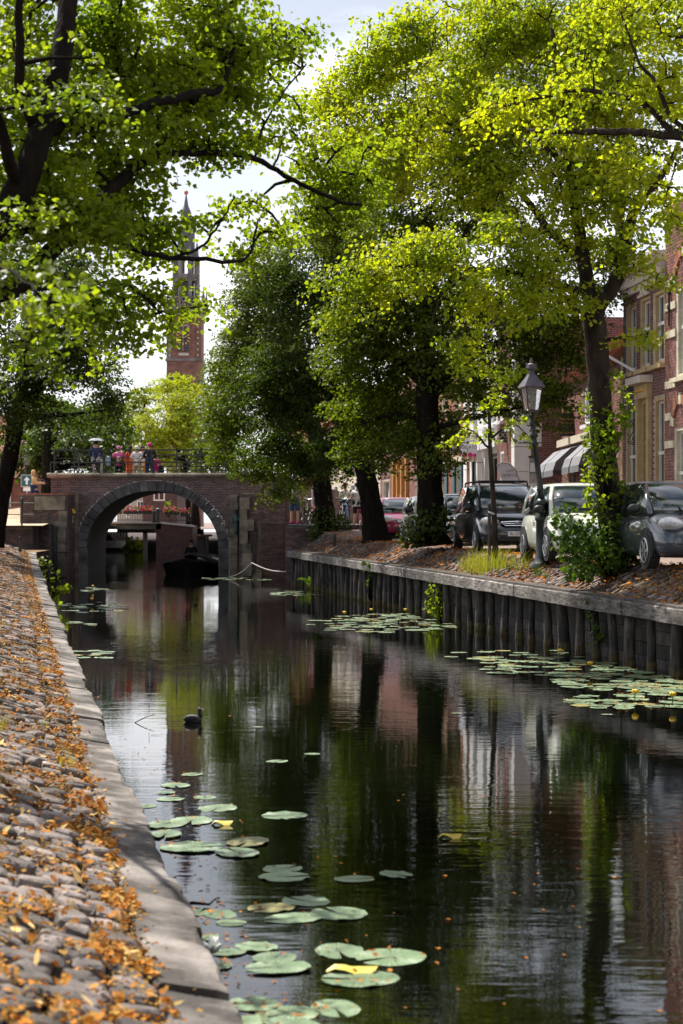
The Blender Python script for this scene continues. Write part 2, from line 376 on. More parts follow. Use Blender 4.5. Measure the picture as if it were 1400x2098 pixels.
MB().add([(-60, -20, 0), (60, -20, 0), (30, 420, 0), (-120, 420, 0)], [(0, 1, 2, 3)]).build('water', 'water', kind='structure')

# --- left bank: coping, cobbled slope, top
def zc(d): return .19+max(0, d-16)*.0195+max(0, d-50)*.02    # coping rises towards the bridge
def bank(d, o):
    if o < .30: z = .16*o
    elif o < 1.9: z = .048+(o-.30)*.31
    else: z = .535+min(.25, (o-1.9)*.05)
    z += zc(d)+.03*math.sin(d*.9+o*3)*min(1, max(0, (o-.4)*2))
    return Vector((Lx(d)-o, d, z))
g = MB(); ds = [-6+i*.8 for i in range(84)]; os_ = [0, .30, .302, .8, 1.2, 1.6, 1.9, 2.4, 4, 9, 30, 120]
rings = []
for d in ds:
    if d > 60.5: break
    r = [Vector((Lx(d), d, -1.0))]
    for o in os_:
        p = bank(d, o)
        p.z -= .055 if o > .301 else .09
        r.append(p)
    rings.append(r)
g.loft(rings, closed=False, caps=False)
n = len(rings[0]); g.f.append(tuple(len(g.v)-n+k for k in range(n)))
lb = g.build('left_bank', 'soil', kind='structure', base=(-3, 12, 0))
# coping slabs
d = 2.0; r = random.Random(3)
while d < 60.2:
    ln = min(r.uniform(1.15, 1.9), 60.4-d)
    vs = []; rc = []
    jx = r.uniform(-.028, .028); jz = r.uniform(-.014, .014)
    nseg = 10
    for i in range(nseg+1):
        dd = d+.014+(ln-.028)*i/nseg; ring = []
        for (o, zz) in ((-.025+jx, -.7), (-.03+jx, -.03), (-.018+jx, -.001), (.02, .012), (.16, .032), (.28+r.uniform(-.03, .01), .052), (.30, .03), (.30, -.7)):
            w = .016 if 0 < i < nseg else .008
            ring.append(Vector((Lx(dd)-o+r.uniform(-w, w), dd, zc(dd)+zz+jz+r.uniform(-w, w)*.5)))
        rc.append(ring)
    MB().loft(rc).build('coping_slab', 'coping_stone', lb)
    d += ln
# cobbles on the slope: the near ones are pieces, the far ones one mass
def cobble_field(parent, d0, d1, o0, o1, pt, pd, po, split, mname, dirang, sz, hgt, normal):
    cells = []; r = random.Random(int(d0*7+o1*3)); d = d0
    while d < d1:                                        # irregular courses running across the slope
        l = pd*r.uniform(.75, 1.2); o = o0+r.uniform(-.02, .03)
        while o < o1:
            wv = po*r.uniform(.6, 1.5)
            if o < o0+.08: wv = .21
            cells.append((d+l/2+r.uniform(-.035, .035), o+wv/2, l*r.uniform(.85, 1.15), wv, r)); o += wv
        d += l
    cells.sort(key=lambda c: c[0])
    acc = MB(); k = 0
    for (d, o, l, wv, _) in cells:
        if r.random() < .03: continue
        p = pt(d, o); nrm = normal(d, o); ang = dirang+r.gauss(0, .35)
        y = Vector((math.sin(-ang), math.cos(ang), 0)); y = (y-nrm*y.dot(nrm)).normalized(); x = y.cross(nrm)
        nrm2 = (nrm+Vector((r.uniform(-.1, .1), r.uniform(-.1, .1), 0))).normalized(); y = (y-nrm2*y.dot(nrm2)).normalized(); x = y.cross(nrm2)
        fr = Matrix((x, y, nrm2)).transposed(); h = hgt*r.uniform(.8, 1.35); i = r.randrange(6); sx = wv*r.uniform(.84, 1.0)*sz; sy = l*r.uniform(.84, 1.0)*sz
        p = p+nrm*(r.uniform(-.028, .012)-.018)
        if k < split and not (o < o0+.02 and False):
            inst('stone', stone_mesh(i, mname), parent, p, fr.to_euler(), (sx, sy, h)); k += 1
        else:
            V, Fs = STONES[i]; acc.add([p+fr @ Vector((v[0]*sx, v[1]*sy, v[2]*h)) for v in V], Fs)
    acc.build('stones', mname, parent, kind='stuff')
NB = Vector((.29, .04, .95)).normalized()
cobble_field(lb, 4.6, 60.2, .31, 1.95, bank, .17, .2, 300, 'granite_cobble', UANG, 1.06, .10, lambda d, o: NB if o < 1.9 else Vector((0, 0, 1)))
# fallen linden leaves and dry grass on the bank
def flat_leaves(name, n, sampler, size, m, label=None, up=.35, parent=None, narrow=1, **pr):
    P = []; 
    while len(P) < n:
        q = sampler()
        if q is not None: P.append(q)
    P = np.array([list(p) for p in P]); k = len(P)
    Nn = np.column_stack([rng.normal(.15, up, k), rng.normal(0, up, k), np.ones(k)]); T = rng.normal(0, 1, (k, 3))
    V, Q = leaf_arrays(P, Nn, T, rng.uniform(size[0], size[1], k), True)
    if narrow < 1:
        ax = V.reshape(k, 6, 3); mid = (ax[:, 0:1]+ax[:, 3:4])/2; tt = ax[:, 3:4]-ax[:, 0:1]; tt = tt/np.linalg.norm(tt, axis=2, keepdims=True); dl = ax-mid; al = np.sum(dl*tt, 2, keepdims=True)*tt; V = (mid+al+(dl-al)*narrow).reshape(-1, 3)
    if label: pr['label'] = label
    return npmesh(name, V, Q, m, parent, kind='stuff', **pr)
def clus(x, y): return math.sin(x*2.1+1.3*math.sin(y*1.1))+math.sin(y*1.7+x*3.1)+.8*math.sin(x*5.3-y*2.9)
def bank_leaf():
    d = 4.6+(random.random()**1.6)*55; o = random.choice((random.uniform(.25, 1.9), random.uniform(.25, 1.9), random.uniform(.25, 1.9), random.gauss(.36, .10)))
    if o < .02: return None
    q = clus(d*1.9, o*5)
    if o < .24 and random.random() > .14: return None
    if q < .85 and random.random() > .13: return None
    p = bank(d, o); p.z += random.uniform(.005, .05) if o > .31 else random.uniform(.004, .012)+.014; return p
flat_leaves('fallen_leaves', 14000, bank_leaf, (.010, .048), 'fallen', up=.65, label='orange and tan fallen leaves lying over the cobbled left bank', category='leaves')
flat_leaves('linden_bracts', 1300, bank_leaf, (.05, .10), 'bract', up=.5, narrow=.34, label='pale narrow linden bracts scattered among the bank stones', category='bracts')
flat_leaves('leaf_crumbs', 24000, bank_leaf, (.010, .03), 'litter', label='brown crumbs of leaf litter in the joints of the left bank', category='leaf litter')
def blades(name, roots, h, w, m, lean=.5, per=14, spread=.06, parent=None, **pr):
    P = []; 
    for (p, s) in roots:
        for _ in range(per):
            P.append((p.x+random.gauss(0, spread*s), p.y+random.gauss(0, spread*s), p.z, h*s*random.uniform(.5, 1.15)))
    P = np.array(P); k = len(P); a = rng.uniform(0, 2*np.pi, k); ln = rng.uniform(.1, lean, k)*P[:, 3]
    dx, dy = np.cos(a)*ln, np.sin(a)*ln; sx, sy = -np.sin(a)*w, np.cos(a)*w
    b0 = P[:, :3]; mid = b0+np.column_stack([dx*.35, dy*.35, P[:, 3]*.6]); tip = b0+np.column_stack([dx, dy, P[:, 3]])
    sd_ = np.column_stack([sx, sy, np.zeros(k)])
    V = np.stack([b0-sd_, b0+sd_, mid+sd_*.8, mid-sd_*.8, tip+sd_*.1, tip-sd_*.1], 1).reshape(-1, 3); o = np.arange(k)[:, None]*6
    Q = np.concatenate([o+np.array([0, 1, 2, 3]), o+np.array([3, 2, 4, 5])])
    return npmesh(name, V, Q, m, parent, kind='stuff', **pr)
rt = []
for _ in range(1600):
    d = 5+random.random()**1.7*55; o = random.uniform(.38, 1.95)
    if clus(d*.9+4, o*3) > .35 or (d > 30 and random.random() < .6): 
        p = bank(d, o); p.z -= .02; rt.append((p, random.uniform(.5, 1.1)))
blades('dry_grass', rt, .09, .0022, 'straw', 1.5, 12, .05, label='straw coloured dry grass between the stones of the left bank', category='grass')
rt = [(bank(d, o)-Vector((0, 0, .02)), s) for d, o, s in ((15.6, 1.0, 1.1), (15.8, 1.06, .9), (16.6, .62, .8), (14.4, .45, .8), (14.3, .5, .7), (27, 1.0, .7), (20, .9, .5))]
blades('green_grass', rt, .17, .003, 'grass', .7, 14, .03, label='fresh green grass tufts sprouting between the left bank stones', category='grass')
# far left ground beyond the bank end
MB().add([(-600, 60.4, 1.55), (Lx(60.4)-.4, 60.4, 1.2), (-11.6, 70, 1.2), (-600, 70, 1.6)], [(0, 1, 2, 3)]).build('left_ground', 'soil', kind='structure')
MB().add([(-600, 70, 2.17), (-11.9, 70, 2.17), (-12.2, 74, 2.3), (-12.4, 75.2, 3.0), (-12.4, 81, 3.0), (-13, 84, 2.2), (-16, 160, 1.7), (-600, 160, 1.7), (-18, 74, 2.2), (-18, 76, 2.75), (-18, 81, 2.7), (-26, 74, 2.2), (-26, 81, 2.2), (-26, 84, 2.1)],
         [(0, 1, 2, 8, 11), (2, 3, 9, 8), (3, 4, 10, 9), (4, 5, 13, 12, 10), (8, 9, 10, 12, 11), (5, 6, 7, 13), (0, 11, 12, 13, 7)]).build('left_street', 'pavesand', kind='structure')
# --- right side: verge and street
rings = []; ds = [-10+i*2 for i in range(39)]
for d in ds:
    if d > 65.5: break
    x0 = Rx(d); rings.append([Vector((x0+.34, d, -.5)), Vector((x0+.34, d, zb(d)-.10)), Vector((x0+.36, d, zb(d)-.04)), Vector((x0+.8, d, (zb(d)*.55+zs(d)*.45)-.05)), Vector((x0+1.25, d, zs(d)-.045))])
vg = MB().loft(rings, closed=False, caps=False).build('verge', 'soil', kind='structure')
def verge(d, o):
    t = [(0.35, zb(d)), (.8, zb(d)*.55+zs(d)*.45), (1.25, zs(d)), (9, zs(d)+.1)]
    for (a, za), (b, zb_) in zip(t, t[1:]):
        if o <= b: return Vector((Rx(d)+o, d, za+(zb_-za)*max(0, (o-a))/(b-a)))
    return Vector((Rx(d)+o, d, zs(d)))
cobble_field(vg, 23.5, 65, .36, 1.26, verge, .15, .19, 280, 'granite_cobble', UANG, 1.05, .06, lambda d, o: Vector((-.4, 0, .92)).normalized())
st = MB(); rings = []
ds2 = [-40, 0, 20, 30, 38, 44, 50, 56, 62, 63.5, 65, 67, 69, 73, 81, 90, 120, 160]
for d in ds2:
    if d <= 65.6: x0 = Rx(d)+1.25
    elif d <= 82: x0 = -1.9
    else: x0 = -2.3-.19*(d-82)
    rings.append([Vector((x0, d, zs(d) if d < 90 else 1.9)), Vector((x0+2.6, d, zs(d)+.03 if d < 90 else 1.9)), Vector((14 if d > 30 else 40, d, zs(d)+.05 if d < 90 else 1.9)), Vector((600, d, 1.6))])
st.loft(rings, closed=False, caps=False).build('street', 'paving', kind='structure')
MB().add([(-900, 160, 1.65), (900, 160, 1.65), (4000, 5000, 1.65), (-4000, 5000, 1.65)], [(0, 1, 2, 3)]).build('ground', 'paving', kind='structure')
def verge_leaf():
    d = 24+random.random()**1.3*41; o = random.uniform(.05, 2.2)
    if clus(d*.7+2, o*3) < 0 and random.random() > .3: return None
    p = verge(d, max(o, .35)); 
    if o < .35: p.x = Rx(d)+o; p.z = zb(d)+.006
    else: p.z += random.uniform(.03, .06)
    return p
flat_leaves('verge_leaves', 7000, verge_leaf, (.03, .07), 'fallen', label='orange fallen leaves strewn over the verge between quay and cars', category='leaves')
# --- timber quay
qw = thing('timber_quay_wall', 'weathered grey timber quay wall of beams and round piles along the canal', 'quay wall', (Rx(40), 40, 0))
d = 12.0; r = random.Random(5)
while d < 65:                                            # beams and cap planks
    ln = min(r.uniform(2.6, 3.8), 65.2-d); a = Vector((Rx(d+.01)-.10, d+.01, zb(d)-.145)); b = Vector((Rx(d+ln-.01)-.10, d+ln-.01, zb(d+ln)-.145))
    mb = MB(); off = r.uniform(-.012, .012)
    rc = []
    for i in range(6):
        p = a.lerp(b, i/5); w = r.uniform(-.006, .006)
        rc.append([p+Vector((-.05+off+w, 0, -.11+w)), p+Vector((-.055+off+w, 0, .10)), p+Vector((-.03+off, 0, .12)), p+Vector((.12, 0, .12)), p+Vector((.12, 0, -.11))])
    mb.loft(rc); mb.build('beam', 'beam_timber', qw)
    a2 = a+Vector((.19, 0, .138)); b2 = b+Vector((.19, 0, .138))
    MB().bar(a2, b2, .40, .035).build('cap_plank', 'old_timber', qw); d += ln
d = 12.2
while d < 65.2:                                          # piles
    x = Rx(d)+.07+r.uniform(-.015, .015); rad = r.uniform(.062, .108); t = r.uniform(-.045, .045)
    MB().tube([(x-t, d, -.6), (x-t*.5, d, .05), (x, d+t*.4, .5), (x+t, d+t, zb(d)-.2)], [rad*1.08, rad*1.05, rad, rad*.94], 9).build('pile', 'old_timber', qw, smooth=True)
    MB().lathe([(rad*1.15, -.3), (rad*1.17, .06), (rad*1.09, .14)], (x-t*.5, d, 0), 9).build('moss_band', 'moss', qw)
    d += r.uniform(.84, 1.1) if d < 45 else r.uniform(.6, .85)
for j in range(4):                                       # boards behind the piles
    d = 12
    while d < 65:
        ln = min(r.uniform(2.5, 4.2), 65.3-d); z = .06+j*.215
        MB().bar((Rx(d+.006)+.30+r.uniform(0, .02), d+.006, z), (Rx(d+ln-.006)+.30, d+ln-.006, z), .05, .205).build('backing_board', 'old_timber', qw); d += ln
# end wall of the quay by the bridge
# --- short timber posts
for (px, py, d, lab) in ((686, 1115, 60.5, 'short square wooden post on the verge before the shaded bush'), (42, 1121, 58, 'short wooden post at the far end of the left bank')):
    p = W(px, py, d); MB().tube([p-Vector((0, 0, .15)), p+Vector((0, 0, .3)), p+Vector((.01, 0, .36))], [.055, .055, .045], 7).build('wooden_post', 'old_timber', base=p, label=lab, category='post')
# ================================================================ trees
def limb_path(pts):
    """Catmull-Rom through (px,py,d,width_px) knots -> world points and radii"""
    K = [np.array([*W(a, b, c), w*c/F/2]) for a, b, c, w in pts]; out = []
    K = [2*K[0]-K[1]]+K+[2*K[-1]-K[-2]]
    for i in range(1, len(K)-2):
        for t in np.linspace(0, 1, 5, endpoint=False):
            p0, p1, p2, p3 = K[i-1], K[i], K[i+1], K[i+2]
            out.append(.5*(2*p1+(p2-p0)*t+(2*p0-5*p1+4*p2-p3)*t*t+(3*p1-p0-3*p2+p3)*t**3))
    out.append(K[-2]); return out
def make_tree(label, base, trunk, limbs, clumps, leaf='leaf_mid', size=.085, dens=9, per=36, heart=True, bark='bark', spray=.75, up=.7, name='linden_tree', group=None, droop=.35, twig=.011, jit=.5, solid=.45, dshift=0, thick=1, gap=-.55, gapf=1):
    tr = thing(name, label, 'tree', base, group=group)
    nodes = []; tmb = MB()
    tp = limb_path(trunk); tmb.tube([p[:3] for p in tp], [p[3]*(1+.05*math.sin(i*2.1)) for i, p in enumerate(tp)], 12); nodes += [p[:3] for p in tp[len(tp)//3:]]
    tmb.build('trunk', bark, tr, smooth=True)
    lm = MB()
    for l in limbs:
        lp = limb_path(l); k = [random.uniform(-.012, .012) for _ in range(len(lp)*3)]
        lm.tube([(p[0]+k[i*3], p[1]+k[i*3+1], p[2]+k[i*3+2]) for i, p in enumerate(lp)], [max(p[3]*thick, .008) for p in lp], 8); nodes += [p[:3] for p in lp[1:]]
    C = []
    for (px, py, d, rx, ry, *rest) in clumps:
        mult = rest[0] if rest else 1; rd = rest[1] if len(rest) > 1 else max(rx, ry)*d/F*.85
        c = np.array(W(px, py, d)); c[1] += dshift; a = rx*d/F; b = ry*d/F
        n = max(3, int(dens*mult*math.pi*a*b*(.6+.4*rd)))
        v = rng.normal(0, 1, (n, 3)); v /= np.linalg.norm(v, axis=1, keepdims=True); rr = rng.uniform(0, 1, (n, 1))**solid
        Q_ = c+v*rr*np.array([a, rd, b]); f_ = gapf*3.2/max(.6, min(1.6, spray*1.6))
        g_ = np.sin(Q_[:, 0]*f_+1.3*np.sin(Q_[:, 2]*f_*.9))+np.sin(Q_[:, 2]*f_*1.15+Q_[:, 1]*f_*.8)+np.sin(Q_[:, 1]*f_*.9-Q_[:, 0]*f_*.6)
        C.append(Q_[g_ > gap] if np.sum(g_ > gap) > 2 else Q_)
    C = np.concatenate(C); S = len(C)
    # twigs: nearest-node growth
    nodes = np.array(nodes); nd0 = np.array([np.min(np.linalg.norm(nodes-c, axis=1)) for c in C]); order = np.argsort(nd0)
    buf = np.zeros((len(nodes)+2*S, 3)); buf[:len(nodes)] = nodes; cnt = len(nodes); axis = np.zeros((S, 3))
    for i in order:
        c = C[i]; dd = np.linalg.norm(buf[:cnt]-c, axis=1); j = int(np.argmin(dd+.25*np.maximum(0, buf[:cnt, 2]-c[2]))); p = buf[j]
        mid = (p+c)/2+np.array([0, 0, .08*dd[j]])+rng.normal(0, .05, 3)*dd[j]
        r0 = twig*(1+min(1.0, dd[j]*.8)); lm.tube([p, mid, c], [r0*1.3, r0, r0*.45], 4, caps=False)
        buf[cnt] = mid; buf[cnt+1] = c; cnt += 2; axis[i] = c-p
    lm.build('limbs', bark, tr, smooth=True, kind='stuff')
    # leaves
    tc_ = np.array([np.mean(nodes[:, 0]), np.mean(nodes[:, 1])])
    out = np.column_stack([C[:, 0]-tc_[0], C[:, 1]-tc_[1], np.zeros(S)]); out /= np.maximum(np.linalg.norm(out, axis=1, keepdims=True), .3)
    A = axis/np.maximum(np.linalg.norm(axis, axis=1, keepdims=True), 1e-3)*.5+out*.5+rng.normal(0, .45, (S, 3)); A[:, 2] = A[:, 2]*.5-droop*.6
    A /= np.linalg.norm(A, axis=1, keepdims=True); Bx = np.cross(A, np.array([0, 0, 1.])); Bx /= np.maximum(np.linalg.norm(Bx, axis=1, keepdims=True), 1e-3)
    ls = spray*rng.uniform(.6, 1.25, S)
    t = rng.uniform(-.55, .6, (S, per)); w = rng.uniform(-1, 1, (S, per))*(.5-.55*np.abs(t-.0))
    P = C[:, None, :]+A[:, None, :]*(t*ls[:, None])[..., None]+Bx[:, None, :]*(w*ls[:, None]*1.0)[..., None]+rng.normal(0, .07, (S, per, 3))*spray
    P[..., 2] -= (np.abs(w)*.35*droop+np.maximum(t, 0)**2*.5*droop)*ls[:, None]
    Nn = np.array([0, 0, up])+out[:, None, :]*.35+rng.normal(0, jit, (S, per, 3))
    T = A[:, None, :]*.7+Bx[:, None, :]*np.sign(w)[..., None]*.6+np.array([0, 0, -.45])+rng.normal(0, .3, (S, per, 3))
    n = S*per; sz = size*rng.uniform(.6, 1.25, n)
    V, Q = leaf_arrays(P.reshape(-1, 3), Nn.reshape(-1, 3), T.reshape(-1, 3), sz, heart)
    npmesh('crown', V, Q, leaf, tr, kind='stuff')
    return tr, n
NL = 0
# near tree on the left bank, its boughs reach over the canal
t_, n_ = make_tree('big linden whose dark boughs reach over the canal from the cobbled bank', (-4.9, 13.6, 1.5),
    [(-560, 1240, 13.6, 150), (-520, 1000, 13.6, 130), (-400, 760, 13.5, 115), (-180, 590, 13.4, 95), (-30, 480, 13.4, 78), (40, 390, 13.4, 62), (85, 270, 13.5, 52), (125, 120, 13.7, 46), (140, 0, 13.9, 38), (150, -130, 14, 26)],
    [[(-120, 600, 13.4, 26), (-60, 540, 12.2, 18), (0, 545, 11, 12), (40, 570, 10.2, 8), (80, 600, 9.6, 5)], [(70, 255, 13.5, 34), (45, 180, 13.3, 24), (42, 90, 13.2, 20), (40, -60, 13, 14)],
     [(95, 270, 13.6, 30), (180, 250, 14, 24), (250, 233, 14.4, 23), (330, 208, 14.8, 21), (400, 192, 15.2, 19), (452, 183, 15.5, 15), (470, 120, 15.7, 9), (490, 70, 16, 6)],
     [(330, 208, 14.8, 12), (395, 200, 15.4, 12), (372, 245, 15.6, 9), (330, 290, 15.8, 7)],
     [(-120, 640, 13.6, 60), (20, 590, 13.8, 46), (100, 520, 14.1, 38), (170, 445, 14.5, 32), (235, 383, 14.9, 28), (305, 322, 15.3, 24), (370, 316, 15.7, 15), (430, 312, 16, 14), (520, 326, 16.4, 12), (600, 368, 16.8, 10), (690, 410, 17.2, 8), (740, 420, 17.5, 4)],
     [(305, 322, 15.3, 18), (330, 290, 15.6, 12), (370, 262, 15.9, 10), (400, 205, 16.1, 8), (470, 85, 16.5, 5)],
     [(62, 553, 13.95, 26), (110, 512, 14.2, 20), (200, 482, 14.6, 12), (265, 508, 15, 13), (330, 525, 15.3, 12), (420, 532, 15.8, 10), (505, 530, 16.2, 7), (530, 450, 16.5, 4)],
     [(365, 528, 15.5, 8), (420, 500, 15.8, 6), (455, 450, 16.1, 4), (480, 405, 16.3, 3)],
     [(235, 383, 14.9, 9), (160, 300, 14.5, 8), (240, 295, 14.9, 6), (300, 290, 15.4, 4)],
     [(560, 345, 16.6, 5), (575, 300, 16.8, 4), (580, 270, 17, 3)], [(520, 326, 16.4, 6), (545, 250, 16.8, 5), (580, 190, 17.2, 4), (630, 130, 17.5, 3)],
     [(40, 390, 13.4, 30), (10, 300, 13, 26), (-20, 170, 12.8, 20), (-60, 20, 12.6, 14)],
     [(10, 594, 13.8, 20), (70, 592, 14.0, 12), (160, 585, 14.5, 8), (250, 580, 15, 6), (330, 640, 15.4, 4)]],
    [(50, 60, 13.8, 130, 110), (220, 40, 14.6, 150, 110, 1.2), (390, 50, 15.4, 150, 90, 1.1), (530, 35, 16.4, 90, 55, .9), (630, 22, 17, 45, 22, .7),
     (90, 200, 13.4, 150, 110, 1.1), (290, 160, 14.8, 150, 90, 1.0), (440, 140, 15.8, 110, 70), (540, 105, 16.8, 50, 45, .6),
     (40, 350, 13, 110, 110, 1.2), (210, 320, 14.5, 130, 80, 1.0), (370, 255, 15.4, 120, 55, .9), (500, 235, 16.2, 70, 50, .6), (580, 195, 17, 50, 60, .5),
     (600, 300, 17, 80, 45, .8), (690, 370, 17.4, 90, 55, .9), (650, 420, 17.4, 60, 30, .9), (760, 300, 17.6, 35, 60, .5),
     (110, 460, 13.3, 140, 90, 1.1), (260, 440, 14.8, 120, 70, 1.1), (385, 430, 15.6, 60, 30, .16), (490, 400, 16.4, 50, 30, .7), (300, 500, 15.4, 75, 36, .5), (260, 590, 15, 75, 55, .8), (335, 650, 15.4, 40, 35, .22), (545, 450, 16.6, 40, 40, .8), (420, 605, 16, 22, 12, .12), (480, 500, 16.2, 40, 14, .5), (650, 290, 17.2, 90, 50, .6), (720, 340, 17.5, 60, 40, .6),
     (60, 600, 9.6, 80, 70, .9), (150, 610, 14, 120, 60), (30, 700, 13, 70, 50, .7), (220, 660, 14.2, 70, 50, .7), (10, 520, 12, 90, 80), (-140, 300, 13, 150, 240, .4), (-150, 620, 12.5, 120, 120, .4), (80, -110, 14, 220, 90, .6), (60, 210, 12, 85, 100, .12), (30, 390, 11.6, 80, 80, .18), (150, 110, 12.2, 60, 70, .12), (20, 60, 12.8, 60, 90, .4), (330, 215, 14, 70, 26, .25), (200, 430, 13.4, 60, 40, .3), (380, -100, 15.4, 180, 80, .6)],  # clumps above the frame: unseen crown added to shade the limbs
    'leaf_left', .047, 100, 64, dshift=.75, thick=.95, gap=-.5, spray=.52, droop=.25, up=.75, jit=.6); NL += n_
# second tree on the left, before the bridge
t_, n_ = make_tree('dark linden with leaning trunk on the left bank short of the arched bridge', W(-14, 1118, 55),
    [(-14, 1120, 55, 46), (0, 1030, 55, 38), (22, 930, 55, 34), (36, 850, 55, 30), (50, 740, 55, 24), (70, 620, 54, 16)],
    [[(36, 850, 55, 20), (110, 760, 54, 14), (200, 700, 53, 8)], [(36, 850, 55, 16), (130, 850, 56, 9), (220, 840, 56, 5)], [(50, 740, 55, 16), (120, 640, 52, 10), (200, 580, 50, 6)], [(30, 880, 55, 14), (-20, 760, 55, 9)]],
    [(60, 780, 54, 110, 110), (165, 710, 52, 90, 90), (220, 800, 55, 55, 70), (100, 640, 51, 110, 90), (40, 870, 55, 70, 40, .8), (170, 850, 57, 70, 30, .8), (20, 560, 49, 90, 90), (190, 630, 50, 60, 60), (150, 550, 48, 80, 60), (-60, 720, 52, 80, 160, .7)],
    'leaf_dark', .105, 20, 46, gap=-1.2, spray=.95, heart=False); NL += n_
# tree with sprouting trunk on the right verge
SP_T = [(1262, 1200, 31.6, 62), (1256, 1090, 31.6, 56), (1240, 960, 31.6, 52), (1230, 820, 31.5, 47), (1222, 700, 31.4, 47), (1214, 630, 31.3, 46)]
t_, n_ = make_tree('yellow-green linden with a shoot-covered trunk rising from the bush by the parked cars', W(1262, 1190, 31.6),
    SP_T,
    [[(1214, 640, 31.3, 36), (1200, 560, 31.2, 30), (1186, 460, 31, 24), (1168, 350, 30.8, 18), (1150, 200, 30.5, 12), (1130, 60, 30.4, 8)],
     [(1218, 640, 31.3, 36), (1262, 575, 31, 30), (1282, 500, 30.7, 26), (1300, 430, 30.3, 20), (1350, 370, 30, 14), (1390, 300, 29.7, 10)],
     [(1262, 575, 31, 18), (1272, 450, 31.5, 18), (1276, 350, 31.8, 13), (1290, 200, 32, 8)],
     [(1200, 600, 31.2, 20), (1120, 580, 30.8, 13), (1050, 560, 30.4, 11), (960, 552, 30, 10), (850, 543, 29.6, 7), (770, 560, 29.3, 4)],
     [(1195, 540, 31.2, 18), (1125, 470, 31.6, 17), (1080, 410, 32, 14), (1015, 338, 32.4, 10), (930, 260, 33, 7), (830, 200, 33.6, 5)],
     [(1168, 350, 30.8, 10), (1080, 260, 31, 8), (980, 150, 31.6, 5)], [(960, 552, 30, 6), (900, 620, 29.6, 4), (880, 680, 29.4, 3)], [(1222, 700, 31.4, 10), (1290, 690, 31, 6), (1330, 690, 30.8, 3)]],
    [(690, 215, 34.5, 60, 65), (750, 140, 34, 70, 65), (830, 80, 33.5, 90, 80), (950, 50, 32.5, 120, 100), (1100, 50, 31.5, 140, 100), (1250, 50, 30.5, 140, 110),
     (690, 310, 35, 70, 60, .9), (790, 250, 33.6, 110, 90), (930, 220, 32, 130, 110), (1080, 210, 31, 130, 100), (1230, 220, 30.5, 120, 100),
     (820, 350, 33, 80, 60, .9), (950, 350, 31.6, 120, 80), (1090, 370, 31, 110, 80), (1220, 370, 30.5, 100, 80), (1320, 420, 30, 70, 80, .9),
     (700, 590, 29.3, 42, 42, 1.1), (760, 555, 29.4, 80, 55), (680, 655, 29.2, 36, 26, 1.2), (860, 520, 29.6, 110, 65), (980, 500, 30, 110, 65), (880, 610, 29.4, 80, 50, .9), (980, 610, 29.6, 90, 50, .9), (1090, 520, 30.6, 90, 75), (1080, 620, 30, 70, 55, .8), (920, 695, 29.2, 60, 28, .8), (980, 735, 29.4, 45, 40, .7), (1030, 770, 29.6, 30, 40, .6),
     (1180, 490, 31, 80, 70), (1290, 520, 30.4, 70, 50, .7), (1345, 575, 30, 45, 22, .7), (1290, 690, 30.4, 50, 22, .8), (1170, 610, 30.6, 50, 40, .8)],
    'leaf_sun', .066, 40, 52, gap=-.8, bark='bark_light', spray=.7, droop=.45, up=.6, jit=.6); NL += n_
# neighbour whose boughs come in from the right
t_, n_ = make_tree('linden standing out of frame whose long horizontal bough enters above the brick houses', (6.6, 23.2, 1.3),
    [(1750, 1230, 23.2, 90), (1735, 900, 23.2, 72), (1700, 600, 23.4, 64), (1640, 420, 23.6, 54), (1600, 200, 23.8, 40), (1580, 0, 24, 28)],
    [[(1660, 470, 23.5, 40), (1560, 330, 24, 30), (1470, 296, 24.3, 24), (1400, 281, 24.6, 19), (1300, 271, 25, 15), (1200, 270, 25.4, 13), (1080, 267, 25.8, 9)],
     [(1430, 290, 24.5, 16), (1370, 262, 24.8, 14), (1330, 220, 25, 13), (1270, 195, 25.3, 12), (1180, 184, 25.8, 9), (1090, 205, 26.2, 7), (1000, 222, 26.6, 4)],
     [(1430, 285, 24.5, 12), (1375, 240, 24.5, 10), (1345, 170, 24.5, 8), (1310, 130, 24.6, 6), (1270, 20, 24.8, 4)], [(1600, 200, 23.8, 20), (1450, 90, 24, 12), (1350, 70, 24.5, 7)]],
    [(1370, 60, 24.5, 90, 80, .9), (1250, 120, 25.2, 80, 60, .7), (1340, 190, 25, 70, 60, .7), (1180, 180, 26, 80, 40, .7), (1060, 215, 26.4, 70, 35, .8), (1150, 290, 25.6, 80, 30, .6), (1000, 240, 26.8, 60, 35, .7), (1380, 330, 24.4, 50, 50, .8), (1385, 450, 24.4, 40, 60, .6), (1310, 330, 25, 80, 50, .9), (1330, 420, 25, 60, 50, .7), (1260, 30, 25, 90, 60, .8), (1390, 180, 24.4, 40, 80, .9), (1520, 200, 24, 110, 180, .5), (1600, 400, 23.6, 110, 120, .4), (1620, 20, 24, 160, 120, .5), (1740, 250, 23.6, 130, 160, .4), (1560, -120, 24.2, 140, 90, .4)],
    'leaf_sun', .066, 36, 50, gap=-.3, bark='bark_light', spray=.65, droop=.4, up=.6, jit=.6); NL += n_
